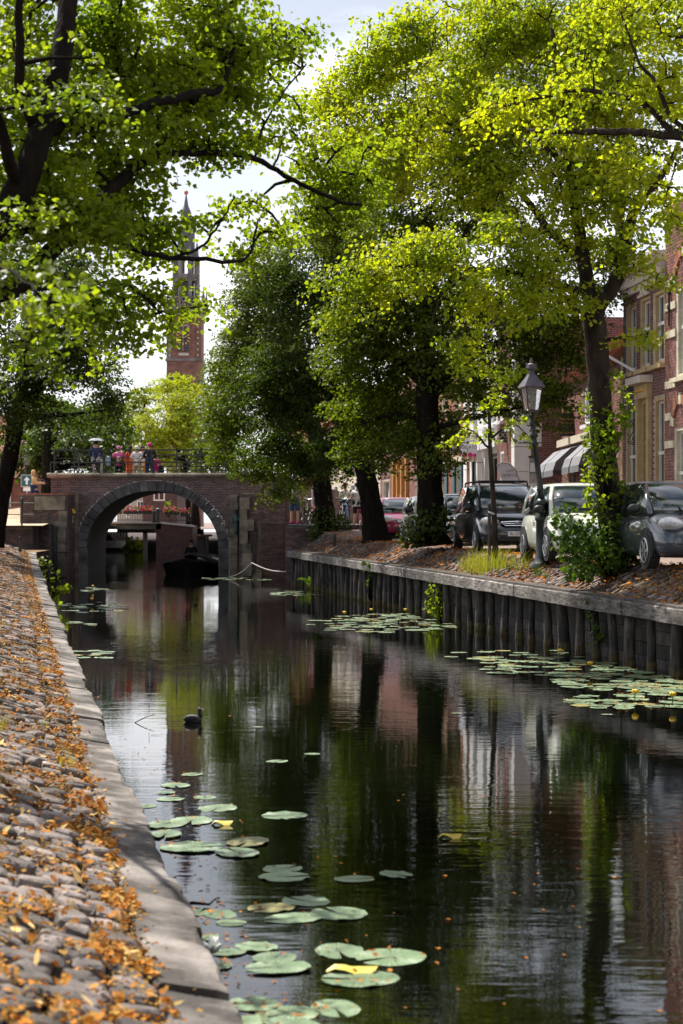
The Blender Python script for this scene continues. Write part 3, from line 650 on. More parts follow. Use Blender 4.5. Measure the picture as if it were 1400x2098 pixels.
# darker trees along the quay further on
t_, n_ = make_tree('dark linden with thick upright trunk beside the parked black people carrier', W(884, 1112, 46.5),
    [(886, 1118, 46.5, 92), (884, 1095, 46.5, 68), (882, 1020, 46.5, 54), (878, 900, 46.5, 50), (874, 780, 46.5, 44), (868, 660, 46.6, 34), (860, 520, 46.8, 22)],
    [[(876, 820, 46.5, 24), (960, 740, 46, 16), (1060, 680, 45, 9)], [(874, 790, 46.5, 22), (790, 720, 47, 14), (720, 660, 47.5, 8)], [(868, 660, 46.6, 18), (930, 560, 46, 12), (960, 460, 46, 7)], [(880, 880, 46.5, 12), (1000, 850, 45, 8), (1120, 820, 44, 5)], [(876, 860, 46.5, 12), (800, 850, 47, 8), (740, 870, 48, 5)]],
    [(870, 640, 46.5, 150, 110), (760, 700, 47.5, 110, 120), (980, 700, 45.6, 120, 110), (870, 790, 47.5, 120, 80), (760, 840, 49, 90, 70), (1000, 810, 45, 80, 55), (1100, 690, 44, 90, 100), (1135, 800, 43.8, 55, 55), (850, 480, 47, 130, 110), (700, 440, 49, 110, 90, .8), (885, 885, 46.5, 40, 30, .7), (1010, 420, 47, 110, 90), (1110, 540, 46, 90, 90), (1130, 880, 44, 25, 25, .8), (800, 340, 48, 70, 60, .7), (850, 895, 47.5, 110, 60, .9), (760, 925, 49, 80, 40, .8), (893, 930, 46, 28, 44, .8), (880, 960, 47.2, 60, 40, .6), (1120, 760, 43.6, 75, 80, .9), (1160, 680, 43.6, 60, 60, .9), (1000, 260, 46, 190, 130, .7), (1200, 330, 45, 130, 120, .7), (840, 240, 47, 120, 110, .6), (1130, 120, 46, 190, 110, .6), (1300, 230, 45, 100, 160, .6), (1200, 620, 44, 70, 60, .8), (1240, 540, 44, 60, 60, .8), (1190, 745, 43.6, 36, 46, .7)],
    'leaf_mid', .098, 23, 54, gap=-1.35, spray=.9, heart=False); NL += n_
t_, n_ = make_tree('dark linden with a leaning trunk in front of the crimson car', W(768, 1118, 57),
    [(774, 1122, 57, 80), (770, 1100, 57, 60), (762, 1040, 57, 46), (748, 960, 57, 42), (735, 860, 57, 36), (722, 740, 57, 28), (710, 600, 57, 18)],
    [[(738, 880, 57, 20), (660, 800, 57.5, 12), (590, 760, 58, 7)], [(735, 860, 57, 18), (800, 780, 57, 12), (840, 700, 57, 7)], [(722, 740, 57, 16), (650, 640, 58, 10), (600, 580, 58, 6)]],
    [(650, 690, 57.5, 120, 120), (570, 790, 59, 100, 100), (670, 840, 58, 100, 80), (720, 920, 58.5, 80, 38, .9), (620, 560, 58, 120, 100), (720, 490, 57, 100, 90), (570, 910, 60, 70, 48), (780, 620, 57, 80, 90), (650, 930, 60, 60, 35, .9), (800, 900, 57, 50, 40, .7), (700, 880, 58, 110, 60, .9), (630, 960, 60, 60, 36, .8), (740, 960, 58, 60, 30, .6)],
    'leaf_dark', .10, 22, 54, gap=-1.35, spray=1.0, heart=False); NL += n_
t_, n_ = make_tree('broad linden by the bridge end hanging its green boughs over the parapet', W(668, 1098, 66),
    [(672, 1100, 66, 46), (664, 1030, 66, 40), (655, 950, 66, 36), (640, 850, 66, 30), (615, 700, 66, 22), (590, 560, 66, 12)],
    [[(645, 880, 66, 18), (570, 820, 67, 12), (500, 790, 68, 7)], [(640, 850, 66, 14), (560, 900, 68, 9), (510, 950, 69, 5)], [(620, 720, 66, 14), (540, 640, 66, 9), (500, 580, 66, 5)]],
    [(505, 640, 66, 60, 100, 1.1), (490, 760, 66.5, 65, 95, 1.1), (475, 860, 67.5, 55, 75, 1.1), (560, 700, 65.5, 80, 90), (545, 570, 65, 70, 60), (535, 955, 69, 75, 38, 1.1), (640, 960, 66.5, 65, 50, .9), (590, 1005, 69, 40, 18, .8), (445, 930, 69, 22, 24, 1), (525, 505, 64, 30, 35), (590, 850, 67, 60, 70), (550, 1018, 69.5, 12, 14, .8)],
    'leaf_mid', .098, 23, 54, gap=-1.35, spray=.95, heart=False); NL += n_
# trees beyond the bridge
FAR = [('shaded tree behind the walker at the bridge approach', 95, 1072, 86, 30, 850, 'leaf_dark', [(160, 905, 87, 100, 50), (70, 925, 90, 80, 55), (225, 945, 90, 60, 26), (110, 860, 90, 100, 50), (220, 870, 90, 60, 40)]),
       ('bright golden green tree beyond the bridge beneath the church tower', 380, 1083, 166, 22, 800, 'leaf_gold', [(385, 850, 165, 62, 60), (330, 880, 163, 60, 50), (420, 910, 163, 50, 40), (300, 930, 163, 60, 26), (360, 800, 168, 50, 34)]),
       ('yellow green tree beyond the bridge left of the church tower', 262, 1083, 172, 20, 850, 'leaf_gold', [(270, 860, 172, 50, 46), (300, 815, 173, 40, 30), (240, 920, 172, 50, 36), (330, 910, 171, 44, 30)]),
       ('grey green tree beyond the bridge next to the hanging linden boughs', 472, 1076, 108, 22, 850, 'leaf_mid', [(444, 850, 106, 42, 70), (430, 930, 105, 46, 36), (462, 770, 108, 34, 60)]),
       ('small dark crown against the foot of the church tower', 372, 1082, 192, 16, 800, 'leaf_dark', [(372, 782, 192, 40, 24), (330, 800, 192, 34, 22), (400, 800, 191, 36, 22)]),
       ('distant tree showing low at the bridge arch centre', 330, 1080, 200, 10, 900, 'leaf_mid', [(300, 960, 185, 90, 45, .8), (420, 940, 185, 90, 55, .8), (180, 960, 185, 90, 45, .8)])]
for (lab, bx, by, d, w, ty, lf, cl) in FAR:
    t_, n_ = make_tree(lab, W(bx, by, d), [(bx, by, d, w), (bx+4, (by+ty)/2, d, w*.8), (bx+2, ty+20, d, w*.4)], [[(bx+3, (by+ty)/2, d, w*.5), (c[0], c[1], c[2], w*.2)] for c in cl],
        cl, lf, .2, 8 if d < 150 else (5 if d < 175 else 2), 40, spray=1.3, gap=-1.3, heart=False, name='far_tree', twig=.02, group=None); NL += n_
# young tree tied to a stake
p0 = W(1013, 1142, 39.5)
t_, n_ = make_tree('slender young tree tied to a stake in tall grass before the black car', p0,
    [(1016, 1144, 39.5, 13), (1012, 1040, 39.5, 11), (1005, 930, 39.5, 9), (1003, 860, 39.5, 7), (998, 800, 39.5, 4)],
    [[(1004, 920, 39.5, 5), (960, 880, 39.4, 3), (925, 905, 39.2, 2)], [(1003, 900, 39.5, 5), (1050, 870, 39.4, 3), (1085, 895, 39.2, 2)], [(1003, 870, 39.5, 4), (975, 845, 39.6, 2)], [(1002, 860, 39.5, 4), (1030, 835, 39.4, 2)]],
    [(960, 878, 39.4, 36, 22, 1.2), (1045, 870, 39.4, 40, 26, 1.2), (1000, 838, 39.5, 42, 26, 1.3), (930, 905, 39.2, 24, 12), (1078, 895, 39.2, 22, 10, 1.1), (1020, 810, 39.5, 24, 16, .8), (985, 900, 39.6, 30, 14, 1)],
    'leaf_sun', .085, 9, 22, spray=.4, bark='bark_light', name='young_tree', twig=.005, droop=.5); NL += n_
sk = MB().tube([p0+Vector((-.10, .05, -.2)), p0+Vector((-.11, .05, 1.2))], .04, 7).build('stake', 'old_timber', t_)
MB().tube([p0+Vector((-.13, .02, 1.02)), p0+Vector((-.02, -.06, .98)), p0+Vector((.05, 0, .94))], .025, 5).build('tie', 'mortar', t_)
# ---------------------------------------------------------------- shrubs, shoots and water-edge plants
def shrub(name, label, base, clumps, leaf, size, per=40, dens=40, stems=5, spray=.22, up=.5, jit=.7, cat='shrub'):
    sh = thing(name, label, cat, base); P = []; 
    for (px, py, d, rx, ry, *mu) in clumps:
        c = np.array(W(px, py, d)); a = rx*d/F; b = ry*d/F; n = max(8, int(per*dens*(mu[0] if mu else 1)*math.pi*a*b))
        v = rng.normal(0, 1, (n, 3)); v /= np.linalg.norm(v, axis=1, keepdims=True); P.append(c+v*rng.uniform(.25, 1, (n, 1))**.6*np.array([a, (a+b)/2, b]))
    P = np.concatenate(P); n = len(P); cc = P.mean(0); out = P-cc; out /= np.maximum(np.linalg.norm(out, axis=1, keepdims=True), .05)
    V, Q = leaf_arrays(P, out*.6+np.array([0, -.15, up])+rng.normal(0, jit, (n, 3)), out*.4+np.array([0, 0, -.5])+rng.normal(0, .6, (n, 3)), size*rng.uniform(.55, 1.2, n))
    npmesh('foliage', V, Q, leaf, sh, kind='stuff')
    mb = MB(); idx = rng.choice(n, min(stems*5, n), replace=False)
    for i in idx:
        b = Vector(base)+Vector((random.uniform(-.05, .05), random.uniform(-.05, .05), 0)); e = Vector(P[i]); m_ = b.lerp(e, .5)+Vector((0, 0, .12*(e-b).length))
        mb.tube([b, m_, e], [.012, .008, .003], 4, caps=False)
    mb.build('stems', 'bark', sh); return sh
shrub('base_bush', 'large leafy bush around the foot of the shoot-covered tree on the quay', W(1250, 1180, 31.4), [(1210, 1130, 31.2, 75, 55, 1), (1270, 1120, 31.4, 60, 55), (1180, 1110, 31.2, 50, 45), (1160, 1070, 31.2, 36, 40, .9), (1290, 1070, 31.4, 36, 45, .6), (1190, 1170, 30.8, 40, 25, 1.2), (1240, 1060, 31.3, 50, 40, .7)], 'leaf_shrub', .09, 40, 14, 8)
shrub('trunk_shoots', 'bright green shoots climbing the trunk above the large quay bush', W(1245, 1040, 31.3), [(1205, 990, 31.2, 14, 60, .8), (1215, 900, 31.1, 22, 60, 1), (1262, 870, 31.1, 30, 50, .9), (1260, 780, 31.2, 18, 36, .7), (1202, 830, 31.1, 14, 30, .8), (1245, 940, 31.1, 24, 50, .9), (1285, 830, 31.2, 14, 40, .5), (1270, 1010, 31.2, 20, 40, .5), (1225, 1030, 31.1, 24, 30, .7)], 'leaf_left', .095, 40, 11, 8)
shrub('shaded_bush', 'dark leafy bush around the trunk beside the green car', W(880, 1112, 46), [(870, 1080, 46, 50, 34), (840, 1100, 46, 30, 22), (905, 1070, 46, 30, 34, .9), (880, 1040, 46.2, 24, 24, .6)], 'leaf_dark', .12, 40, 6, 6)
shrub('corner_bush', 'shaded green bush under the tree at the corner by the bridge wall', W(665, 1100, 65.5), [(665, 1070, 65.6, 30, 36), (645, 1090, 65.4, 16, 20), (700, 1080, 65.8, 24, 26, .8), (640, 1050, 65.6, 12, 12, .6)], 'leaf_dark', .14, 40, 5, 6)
shrub('quay_shrub', 'light green leafy shrub growing out of the timber piles at the waterline', W(905, 1265, Rx(1) and 41.6), [(890, 1215, 41.2, 18, 22), (915, 1225, 41.2, 18, 24), (900, 1250, 41.2, 22, 22), (880, 1240, 41.2, 12, 14), (905, 1195, 41.2, 14, 10)], 'leaf_left', .075, 40, 11, 6)
shrub('quay_vine', 'trailing green vine on the nearest dark piles below the beam', W(1220, 1320, 30.4), [(1205, 1225, 29.6, 18, 12), (1212, 1255, 29.6, 10, 16), (1222, 1290, 29.6, 12, 20), (1218, 1318, 29.6, 10, 12)], 'leaf_shrub', .07, 40, 9, 4)
shrub('reed_plant', 'drooping narrow leaved plant on the piles in mid quay', W(760, 1240, 50), [(752, 1160, 49, 9, 12, .7), (756, 1185, 49, 8, 18, .6)], 'leaf_shrub', .13, 40, 4, 3)
shrub('bank_shrub', 'open leafy shrub growing at the waterline by the brick pier', W(96, 1192, 62), [(90, 1150, 61.5, 12, 14, .8), (85, 1172, 61.5, 14, 12, .6), (104, 1165, 61.5, 10, 10, .5), (95, 1190, 61, 16, 10, .5), (118, 1180, 62, 8, 14, .4)], 'leaf_mid', .13, 40, 6, 4)
shrub('waterside_sprig', 'bright green sprig leaning over the water from the left coping', W(105, 1225, 48), [(120, 1208, 48, 16, 8, 1), (138, 1204, 48, 9, 6, 1), (112, 1220, 48, 12, 8, .8), (116, 1240, 46, 8, 8, .8)], 'leaf_sun', .12, 40, 7, 3)
# tall grass round the young tree and small tufts on the verge
rt = [(verge(random.gauss(39.6, 1.0), max(.4, random.gauss(.75, .22)))-Vector((0, 0, .02)), random.uniform(.6, 1.1)) for _ in range(60)]
blades('tall_grass', rt, .42, .004, 'grass', .8, 20, .09, label='tall yellowing grass round the young tree on the verge', category='grass')
rt = [(verge(d, o), s) for d, o, s in ((35.5, .62, .8), (35.3, .7, 1), (34.4, .5, .6), (36.2, .8, .7), (35.0, .55, .7))]
blades('weed_tuft', rt, .3, .006, 'leaf_shrub', .8, 14, .05, label='small green weeds on the cobbles beside the lamp post', category='weeds')
rt = [(verge(random.uniform(24, 30), random.uniform(.5, 1.5)), random.uniform(.4, .8)) for _ in range(80)]
blades('dry_tufts', rt, .13, .003, 'straw', 1.3, 14, .08, label='dry straw tufts on the near verge by the grey car', category='grass')
# fern on the piles near the bridge
fp = W(640, 1205, 60.5); fn = thing('fern', 'green fern growing from the piles near the bridge end of the quay', 'fern', fp)
for k in range(9):
    a = -2.6+k*.42+random.uniform(-.1, .1); ln = random.uniform(.5, .85); mb = MB(); dirv = Vector((math.cos(a)*.8, -.35, 0)); pts = [fp+dirv*ln*t+Vector((0, 0, ln*(1.15*t-.75*t*t))) for t in (0, .2, .4, .6, .8, 1)]
    for i in range(len(pts)-1):
        for q in (0, .5):
            p = pts[i].lerp(pts[i+1], q); w = .085*(1-((i+q)/5.2))+.012; tt = (pts[i+1]-pts[i]).normalized(); s_ = tt.cross(Vector((0, 1, .3))).normalized()
            for sg in (-1, 1): mb.add([p, p+s_*sg*w+tt*.05, p+s_*sg*w*.9+tt*.085, p+tt*.05], [(0, 1, 2, 3)])
    mb.build('frond', 'leaf_shrub', fn)
print('leaves', NL)
# ================================================================ arched brick bridge
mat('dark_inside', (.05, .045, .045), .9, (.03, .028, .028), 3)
mat('gold', (.75, .48, .08), .35, (.5, .3, .05), 20, metal=.7)
mat('bronze_green', (.06, .13, .12), .5, (.02, .03, .03), 20, metal=.3)
mat('tile_red', (.42, .13, .06), .8, (.25, .08, .05), 6, rnd=.2)
BY = 75.0
def X75(px): return Xat(px, BY)
br = thing('arched_bridge', 'brick arch bridge with grey stone arch ring, rounded coping and green iron railings', 'bridge', (X75(313), BY, 0))
xc, ea, eb, z0, rt_ = X75(313), 2.81, 2.42, 1.22, .43
def arch_z(x, ex=0):
    t = (x-xc)/(ea+ex)
    return z0+(eb+ex)*math.sqrt(max(0, 1-t*t)) if abs(t) < 1 else -1
xl, xr, zt = X75(105), X75(588), 4.2
# mortar face with the arch cut out, front and back
mb = MB(); xs = sorted(set([xl+(xr-xl)*i/60 for i in range(61)]+[xc-ea-rt_+.02, xc+ea+rt_-.02]))
for y, flip in ((BY, 0), (BY+6, 1)):
    for a, b in zip(xs, xs[1:]):
        za, zb_ = max(-.5, arch_z(a, rt_-.02)), max(-.5, arch_z(b, rt_-.02))
        q = [(a, y, za), (b, y, zb_), (b, y, zt), (a, y, zt)]; mb.add(q, [(0, 1, 2, 3) if not flip else (3, 2, 1, 0)])
mb.add([(xl, BY, -.5), (xl, BY, zt), (xl, BY+6, zt), (xl, BY+6, -.5), (xr, BY, -.5), (xr, BY, zt), (xr, BY+6, zt), (xr, BY+6, -.5)], [(0, 1, 2, 3), (4, 7, 6, 5)])
mb.build('wall', 'mortar', br)
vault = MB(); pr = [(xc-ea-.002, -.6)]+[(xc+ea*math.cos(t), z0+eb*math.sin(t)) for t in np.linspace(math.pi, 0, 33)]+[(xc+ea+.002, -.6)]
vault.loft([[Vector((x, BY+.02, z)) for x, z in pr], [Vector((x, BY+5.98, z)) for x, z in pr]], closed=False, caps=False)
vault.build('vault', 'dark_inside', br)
def vous(y, proud, dep):
    nst = 25; th = np.linspace(math.pi, 0, nst+1)
    for i in range(nst):
        g = .0045; a, b = th[i]-g, th[i+1]+g; j = random.uniform(0, .022)
        ins = [(xc+ea*math.cos(t), z0+eb*math.sin(t)) for t in (a, (a+b)/2, b)]; outs = [(xc+(ea+rt_)*math.cos(t), z0+(eb+rt_)*math.sin(t)) for t in (b, (a+b)/2, a)]
        MB().prism([(x, y-proud-j, z) for x, z in ins+outs], (0, dep, 0)).build('arch_stone', 'bluestone', br)
    for sx in (-1, 1):
        for k in range(3): MB().box((xc+sx*(ea+rt_/2), y-proud+dep/2, -.2+k*.48+.22), (rt_, dep, .47)).build('arch_stone', 'bluestone', br)
vous(BY, .035, .4)
bricks(br, (xl, BY, 0), (1, 0, 0), xr-xl, zt, 'brick', hole=lambda u, v: v < arch_z(xl+u, rt_)+.01, nind=240, bl=.225, bh=.072, indtest=lambda p: p.z > 2.6 and p.x < X75(480))
# rounded coping
cp = []
d0, d1 = X75(97), X75(592); nseg = 9
for i in range(nseg):
    a, b = d0+(d1-d0)*i/nseg+.004, d0+(d1-d0)*(i+1)/nseg-.004; prof = [(-.10, 4.2), (-.15, 4.22), (-.185, 4.27), (-.185, 4.33), (-.15, 4.38), (-.08, 4.40), (.35, 4.40), (.35, 4.2)]
    MB().loft([[Vector((x, BY+y, z)) for y, z in prof] for x in (a, b)]).build('coping_stone', 'sandstone', br)
MB().box(((xl+xr)/2, BY+3.2, 3.94), (xr-xl, 5.6, .12)).build('deck', 'paving', br)
MB().prism([(xr, BY+.3, 4.26), (xr, BY+.3, 2), (xr+7, BY+.3, 2.15), (xr+7, BY+.3, 2.2), (xr+1, BY+.3, 4.0)], (0, 5.6, 0)).build('ramp', 'paving', br)
MB().prism([(xl+.05, BY+.4, 3.2), (xl-6, BY+.4, 2.4), (xl-6, BY+.4, 2), (xl+.05, BY+.4, 2)], (0, 5.5, 0)).build('ramp', 'paving', br)
# railings
def railing(y, x0, x1, step, zt_, parent):
    rl = MB().bar((x0, y, zt_), (x1, y, zt_), .06, .05).build('railing', 'iron_green', parent)
    MB().bar((X75(104), y, zt_-.53), (x1, y, zt_-.53), .06, .055).build('rail', 'iron_green', rl)
    MB().bar((x0, y, zt_-.36), (x1, y, zt_-.36), .025, .025).build('rail', 'iron_green', rl)
    MB().bar((x0, y, zt_-.88), (x1, y, zt_-.88), .03, .03).build('rail', 'iron_green', rl)
    x = x0
    while x <= x1+.01:
        MB().tube([(x, y, 4.36), (x, y, zt_)], .028, 6).build('post', 'iron_green', rl)
        if x+step <= x1+.01:
            m_ = MB(); pts = [(x+step/2+step*.46*math.cos(t), y, zt_-.36+.33*math.sin(t)) for t in np.linspace(math.pi, 0, 11)]; m_.tube(pts, .012, 4); m_.build('arch_bar', 'iron_green', rl)
        x += step
    MB().bar((X75(104), y, 4.38), (X75(104), y, zt_-.53), .04, .04).build('post', 'iron_green', rl)
railing(BY-.02, X75(112), X75(512), X75(162)-X75(112), 5.39, br)
railing(BY+5.6, X75(112), X75(590), 1.3, 5.39, br)
# wing blocks
def block(px0, px1, ytop, d, dep, zbot=-.5, m='brick', nind=20, zmin=-9, hole=None, cap='sandstone', capz=.07):
    x0, x1, z1 = Xat(px0, d), Xat(px1, d), Zat(ytop, d)
    MB().box(((x0+x1)/2, d+dep/2, (z1+zbot)/2), (x1-x0, dep, z1-zbot)).build('wing_wall', 'mortar_dark', br)
    bricks(br, (x0, d, max(0, zbot)), (1, 0, 0), x1-x0, z1-max(0, zbot)-.02, m, nind=nind, bl=.225, bh=.072, hole=hole)
    if dep > .5:
        bricks(br, (x0, d+dep, max(0, zbot)), (0, -1, 0), dep, z1-max(0, zbot)-.02, m, nind=0, bl=.225, bh=.072)
        bricks(br, (x1, d, max(0, zbot)), (0, 1, 0), dep, z1-max(0, zbot)-.02, m, nind=0, bl=.225, bh=.072)
    if cap: MB().box(((x0+x1)/2, d+dep/2-.02, z1+capz/2), (x1-x0+.08, dep+.06, capz)).build('wall_cap', cap, br)
    return x0, x1, z1
def stones(x0, x1, y, zs_, m='sandstone', dep=.12):
    for a, b in zip(zs_, zs_[1:]): MB().box(((x0+x1)/2+random.uniform(-.01, .01), y, (a+b)/2), (x1-x0, dep, b-a-.012)).build('quoin_stone', m, br)
block(42, 139, 1013, 73, 2.0, cap='tile_red', capz=.04)
MB().box((Xat(103, 73), 72.97, Zat(1031, 73)), (Xat(135, 73)-Xat(72, 73), .1, .56)).build('stone_panel', 'sandstone', br)
for px0, px1, ya, yb in ((121, 138, 1046, 1067), (87, 138, 1067, 1081), (118, 136, 1081, 1112), (116, 134, 1112, 1135), (116, 134, 1135, 1157), (114, 134, 1157, 1182)):
    MB().box(((Xat(px0, 73)+Xat(px1, 73))/2, 72.96, (Zat(ya, 73)+Zat(yb, 73))/2), (Xat(px1, 73)-Xat(px0, 73), .12, abs(Zat(ya, 73)-Zat(yb, 73))-.012)).build('quoin_stone', 'sandstone', br)
zz = list(np.linspace(-.1, Zat(1013, 74.6), 11)); stones(Xat(142, 74.6), Xat(159, 74.6), 74.9, zz); stones(Xat(470, 74.6), Xat(486, 74.6), 74.9, zz)
block(68, 103, 1077, 72.3, .9, cap='bluestone', capz=.05)
block(-200, 67, 1080, 70.5, 1.4, m='brick', nind=10, cap='bluestone', capz=.05)
block(491, 585, 1013, 73, 2.2, cap='sandstone')
for k, (px0, px1, ya, yb) in enumerate(((492, 512, 1019, 1044), (492, 507, 1044, 1064), (492, 521, 1064, 1088), (492, 508, 1088, 1114), (497, 516, 1114, 1133), (497, 519, 1133, 1180))):
    MB().box(((Xat(px0, 73)+Xat(px1, 73))/2, 72.93, (Zat(ya, 73)+Zat(yb, 73))/2), (Xat(px1, 73)-Xat(px0, 73), .18, abs(Zat(ya, 73)-Zat(yb, 73))-.012)).build('quoin_stone', 'sandstone', br)
# battered pier
x0, x1, z1 = Xat(531, 71.2), Xat(585, 71.2), Zat(1073, 71.2)
MB().prism([(Xat(523, 71.2), 71.2, -.5), (x1, 71.2, -.5), (x1, 71.2, z1), (x0, 71.2, z1)], (0, 1.7, 0)).build('pier', 'mortar_dark', br)
sl = (x0-Xat(523, 71.2))/z1
bricks(br, (Xat(523, 71.2), 71.2, 0), (1, 0, 0), x1-Xat(523, 71.2), z1, 'brick', hole=lambda u, v: u < sl*v, nind=20, bl=.225, bh=.072)
MB().box(((x0+x1)/2, 72, z1+.04), (x1-x0+.1, 1.75, .08)).build('wall_cap', 'sandstone', br)
MB().prism([(Xat(517, 71), 71, -.3), (Xat(536, 71), 71, -.3), (Xat(536, 71), 71, .35), (Xat(526, 71), 71, .38), (Xat(517, 71), 71, .1)], (0, .5, 0)).build('base_stone', 'sandstone', br)
MB().prism([(Xat(514, 71.9), 71.9, -.3), (Xat(519, 71.9), 71.9, Zat(1090, 71.9)), (Xat(529, 71.9), 71.9, Zat(1088, 71.9)), (Xat(525, 71.9), 71.9, -.3)], (0, .5, 0)).build('fender_or_dark_slot', 'old_timber', br)
MB().box((Xat(109, 72.6), 72.9, .9), (.25, .4, 2.5)).build('fender_or_dark_slot', 'iron_black', br)  # no beam here: black strip painting the shaded slot between the piers
MB().tube([W(113, 1131, 72.6), W(142, 1131, 72.6)], .03, 6).build('chain_bar', 'iron_black', br)
# retaining wall of the raised street end
rw = thing('street_wall', 'low dark brick retaining wall between the quay end and the bridge', 'wall', (-1, 66, 1))
xa, xb = Xat(586, 66.3), 1.2
MB().box(((xa+xb)/2, 68.8, 1.0), (xb-xa, 5, 2.32)).build('core', 'mortar_dark', rw)
bricks(rw, (xa, 66.3, 0), (1, 0, 0), xb-xa, 2.14, 'brick', nind=30, bl=.225, bh=.072)
bricks(rw, (xa, 71.3, 0), (0, -1, 0), 5, 2.14, 'brick_orange', nind=10, bl=.225, bh=.072)
MB().box(((xa+xb)/2, 68.8, 2.185), (xb-xa+.06, 5.06, .05)).build('wall_cap', 'bluestone', rw)
# mooring rope
pts = []
for (a, b) in ((W(470, 1182, 71), W(516, 1153, 70.9)), (W(516, 1153, 70.9), W(592, 1171, 67)), ):
    for t in np.linspace(0, 1, 9): p = a.lerp(b, t); p.z -= .12*math.sin(math.pi*t); pts.append(p)
MB().tube(pts, .022, 5).build('mooring_rope', 'mortar', base=pts[0], label='slack pale mooring rope hung between pier and quay', category='rope')
# figures on the piers
st_ = thing('gold_figure', 'gilded bust on a pale carved console beside the arch', 'statue', W(146, 1098, 74.3))
c = W(146, 1047, 74.3); k = .021*74.3/75
MB().lathe([(.10, -.22), (.13, -.12), (.15, .02), (.13, .08), (.05, .12)], c, 10, sy=.7).ball(c+Vector((0, 0, .2)), (.07, .075, .09)).tube([c+Vector((-.13, 0, .04)), c+Vector((-.17, -.03, -.08)), c+Vector((-.05, -.1, -.1))], .04, 6).tube([c+Vector((.13, 0, .04)), c+Vector((.17, -.03, -.08)), c+Vector((.05, -.1, -.1))], .04, 6).build('bust', 'gold', st_, smooth=True)
MB().lathe([(.03, -1.05), (.06, -.95), (.05, -.8), (.09, -.7), (.06, -.58), (.11, -.45), (.09, -.32), (.13, -.23)], c, 9, sy=.7).build('console', 'mortar', st_, smooth=True)
st_ = thing('bronze_figure', 'green bronze figure hung on the pier right of the arch', 'statue', W(484, 1098, 74.3)); c = W(484, 1070, 74.3)
MB().lathe([(.04, -.55), (.09, -.48), (.07, -.3), (.12, -.05), (.14, .15), (.11, .28), (.05, .34)], c, 9, sy=.7).ball(c+Vector((0, 0, .43)), (.075, .08, .1)).tube([c+Vector((-.12, 0, .22)), c+Vector((-.2, -.04, .05)), c+Vector((-.1, -.1, .0))], .035, 6).tube([c+Vector((.12, 0, .22)), c+Vector((.17, -.08, .1)), c+Vector((.03, -.12, .12))], .035, 6).build('figure', 'bronze_green', st_, smooth=True)
MB().ball(c+Vector((0, -.02, .5)), (.09, .09, .05)).build('cap', 'iron_black', st_)
# iron fence on the left retaining wall
fe = thing('iron_fence', 'black iron two-rail fence with ball topped post on the left wall', 'fence', W(45, 1078, 70.6))
p = W(45, 1078, 70.6)
MB().lathe([(.07, 0), (.05, .04), (.035, .1), (.035, .48), (.05, .5), (.035, .53), (.035, .92), (.06, .95), (.035, .98), (.05, 1.02), (.06, 1.08), (.04, 1.13), (.01, 1.15)], p, 9).build('post', 'iron_black', fe, smooth=True)
for z, a, b in ((.93, -1.8, .48), (.47, -1.8, .48)): MB().tube([p+Vector((a, 0, z)), p+Vector((b, 0, z))], .022, 6).build('rail', 'iron_black', fe)
MB().lathe([(.07, 0), (.035, .1), (.035, .9), (.06, .95), (.05, 1.05), (.01, 1.1)], p+Vector((-1.8, 0, 0)), 9).build('post', 'iron_black', fe, smooth=True)
# ================================================================ church tower
mat('tower_stone', (.22, .2, .19), .9, (.09, .085, .09), 1.2)
mat('tower_brick', (.23, .12, .09), .9, (.14, .075, .06), .8, rnd=.2)
mat('slate', (.09, .085, .11), .6, (.05, .05, .06), 3, rnd=.2)
TD = 220.0; tw = thing('church_tower', 'tall red brick church tower with stone balustrade, gilded clock and open spire', 'tower', (Xat(377, TD), TD, 0))
ts = 4.36; tx = Xat(377, TD); ty = TD+ts/2
def tz(y): return Zat(y, TD)
MB().box((tx, ty, tz(655)/2), (ts, ts, tz(655))).build('shaft', 'tower_brick', tw)
bricks(tw, (tx-ts/2, TD-.002, tz(770)), (1, 0, 0), ts, tz(655)-tz(770), 'tower_brick', nind=0, bl=.5, bh=.17, gap=.035, depth=.06)
for sx in (-1, 1):                                        # corner buttress strips and banded stones
    MB().box((tx+sx*(ts/2-.28), TD-.06, (tz(735)+tz(660))/2), (.56, .2, tz(660)-tz(735))).build('buttress', 'tower_brick' if sx > 0 else 'tower_stone', tw)
    for k in range(6): MB().box((tx+sx*(ts/2-.42), TD-.17, tz(728)+k*.72), (.2, .06, .22)).build('quoin_stone', 'mortar', tw)
MB().box((tx, ty-.05, tz(737)), (ts+.3, ts+.3, .3)).build('string_course', 'tower_stone', tw)
MB().box((tx, ty-.05, tz(726)), (ts*.3, ts+.35, .35)).build('ledge', 'mortar', tw)
wx = tx-.08                                                # louvred window with mullion
MB().box((wx, TD-.05, (tz(720)+tz(664))/2), (1.75, .16, tz(664)-tz(720))).build('window_recess', 'tower_brick', tw)
MB().prism([(wx-.72, TD-.15, tz(719)), (wx+.72, TD-.15, tz(719)), (wx+.72, TD-.15, tz(682)), (wx+.4, TD-.15, tz(671)), (wx, TD-.15, tz(668)), (wx-.4, TD-.15, tz(671)), (wx-.72, TD-.15, tz(682))], (0, .05, 0)).build('window_dark', 'iron_black', tw)
MB().box((wx, TD-.2, (tz(719)+tz(670))/2), (.17, .12, tz(670)-tz(719))).build('mullion', 'tower_brick', tw)
for k in range(5): MB().box((wx, TD-.19, tz(716)+k*.38), (1.4, .12, .13), ).build('louvre', 'slate', tw)
for sx in (-1, 1): MB().tube([(wx+sx*.36+.36*math.cos(t), TD-.17, tz(672)+.36*math.sin(t)) for t in np.linspace(math.pi, 0, 9)], .06, 5).build('tracery', 'mortar', tw)
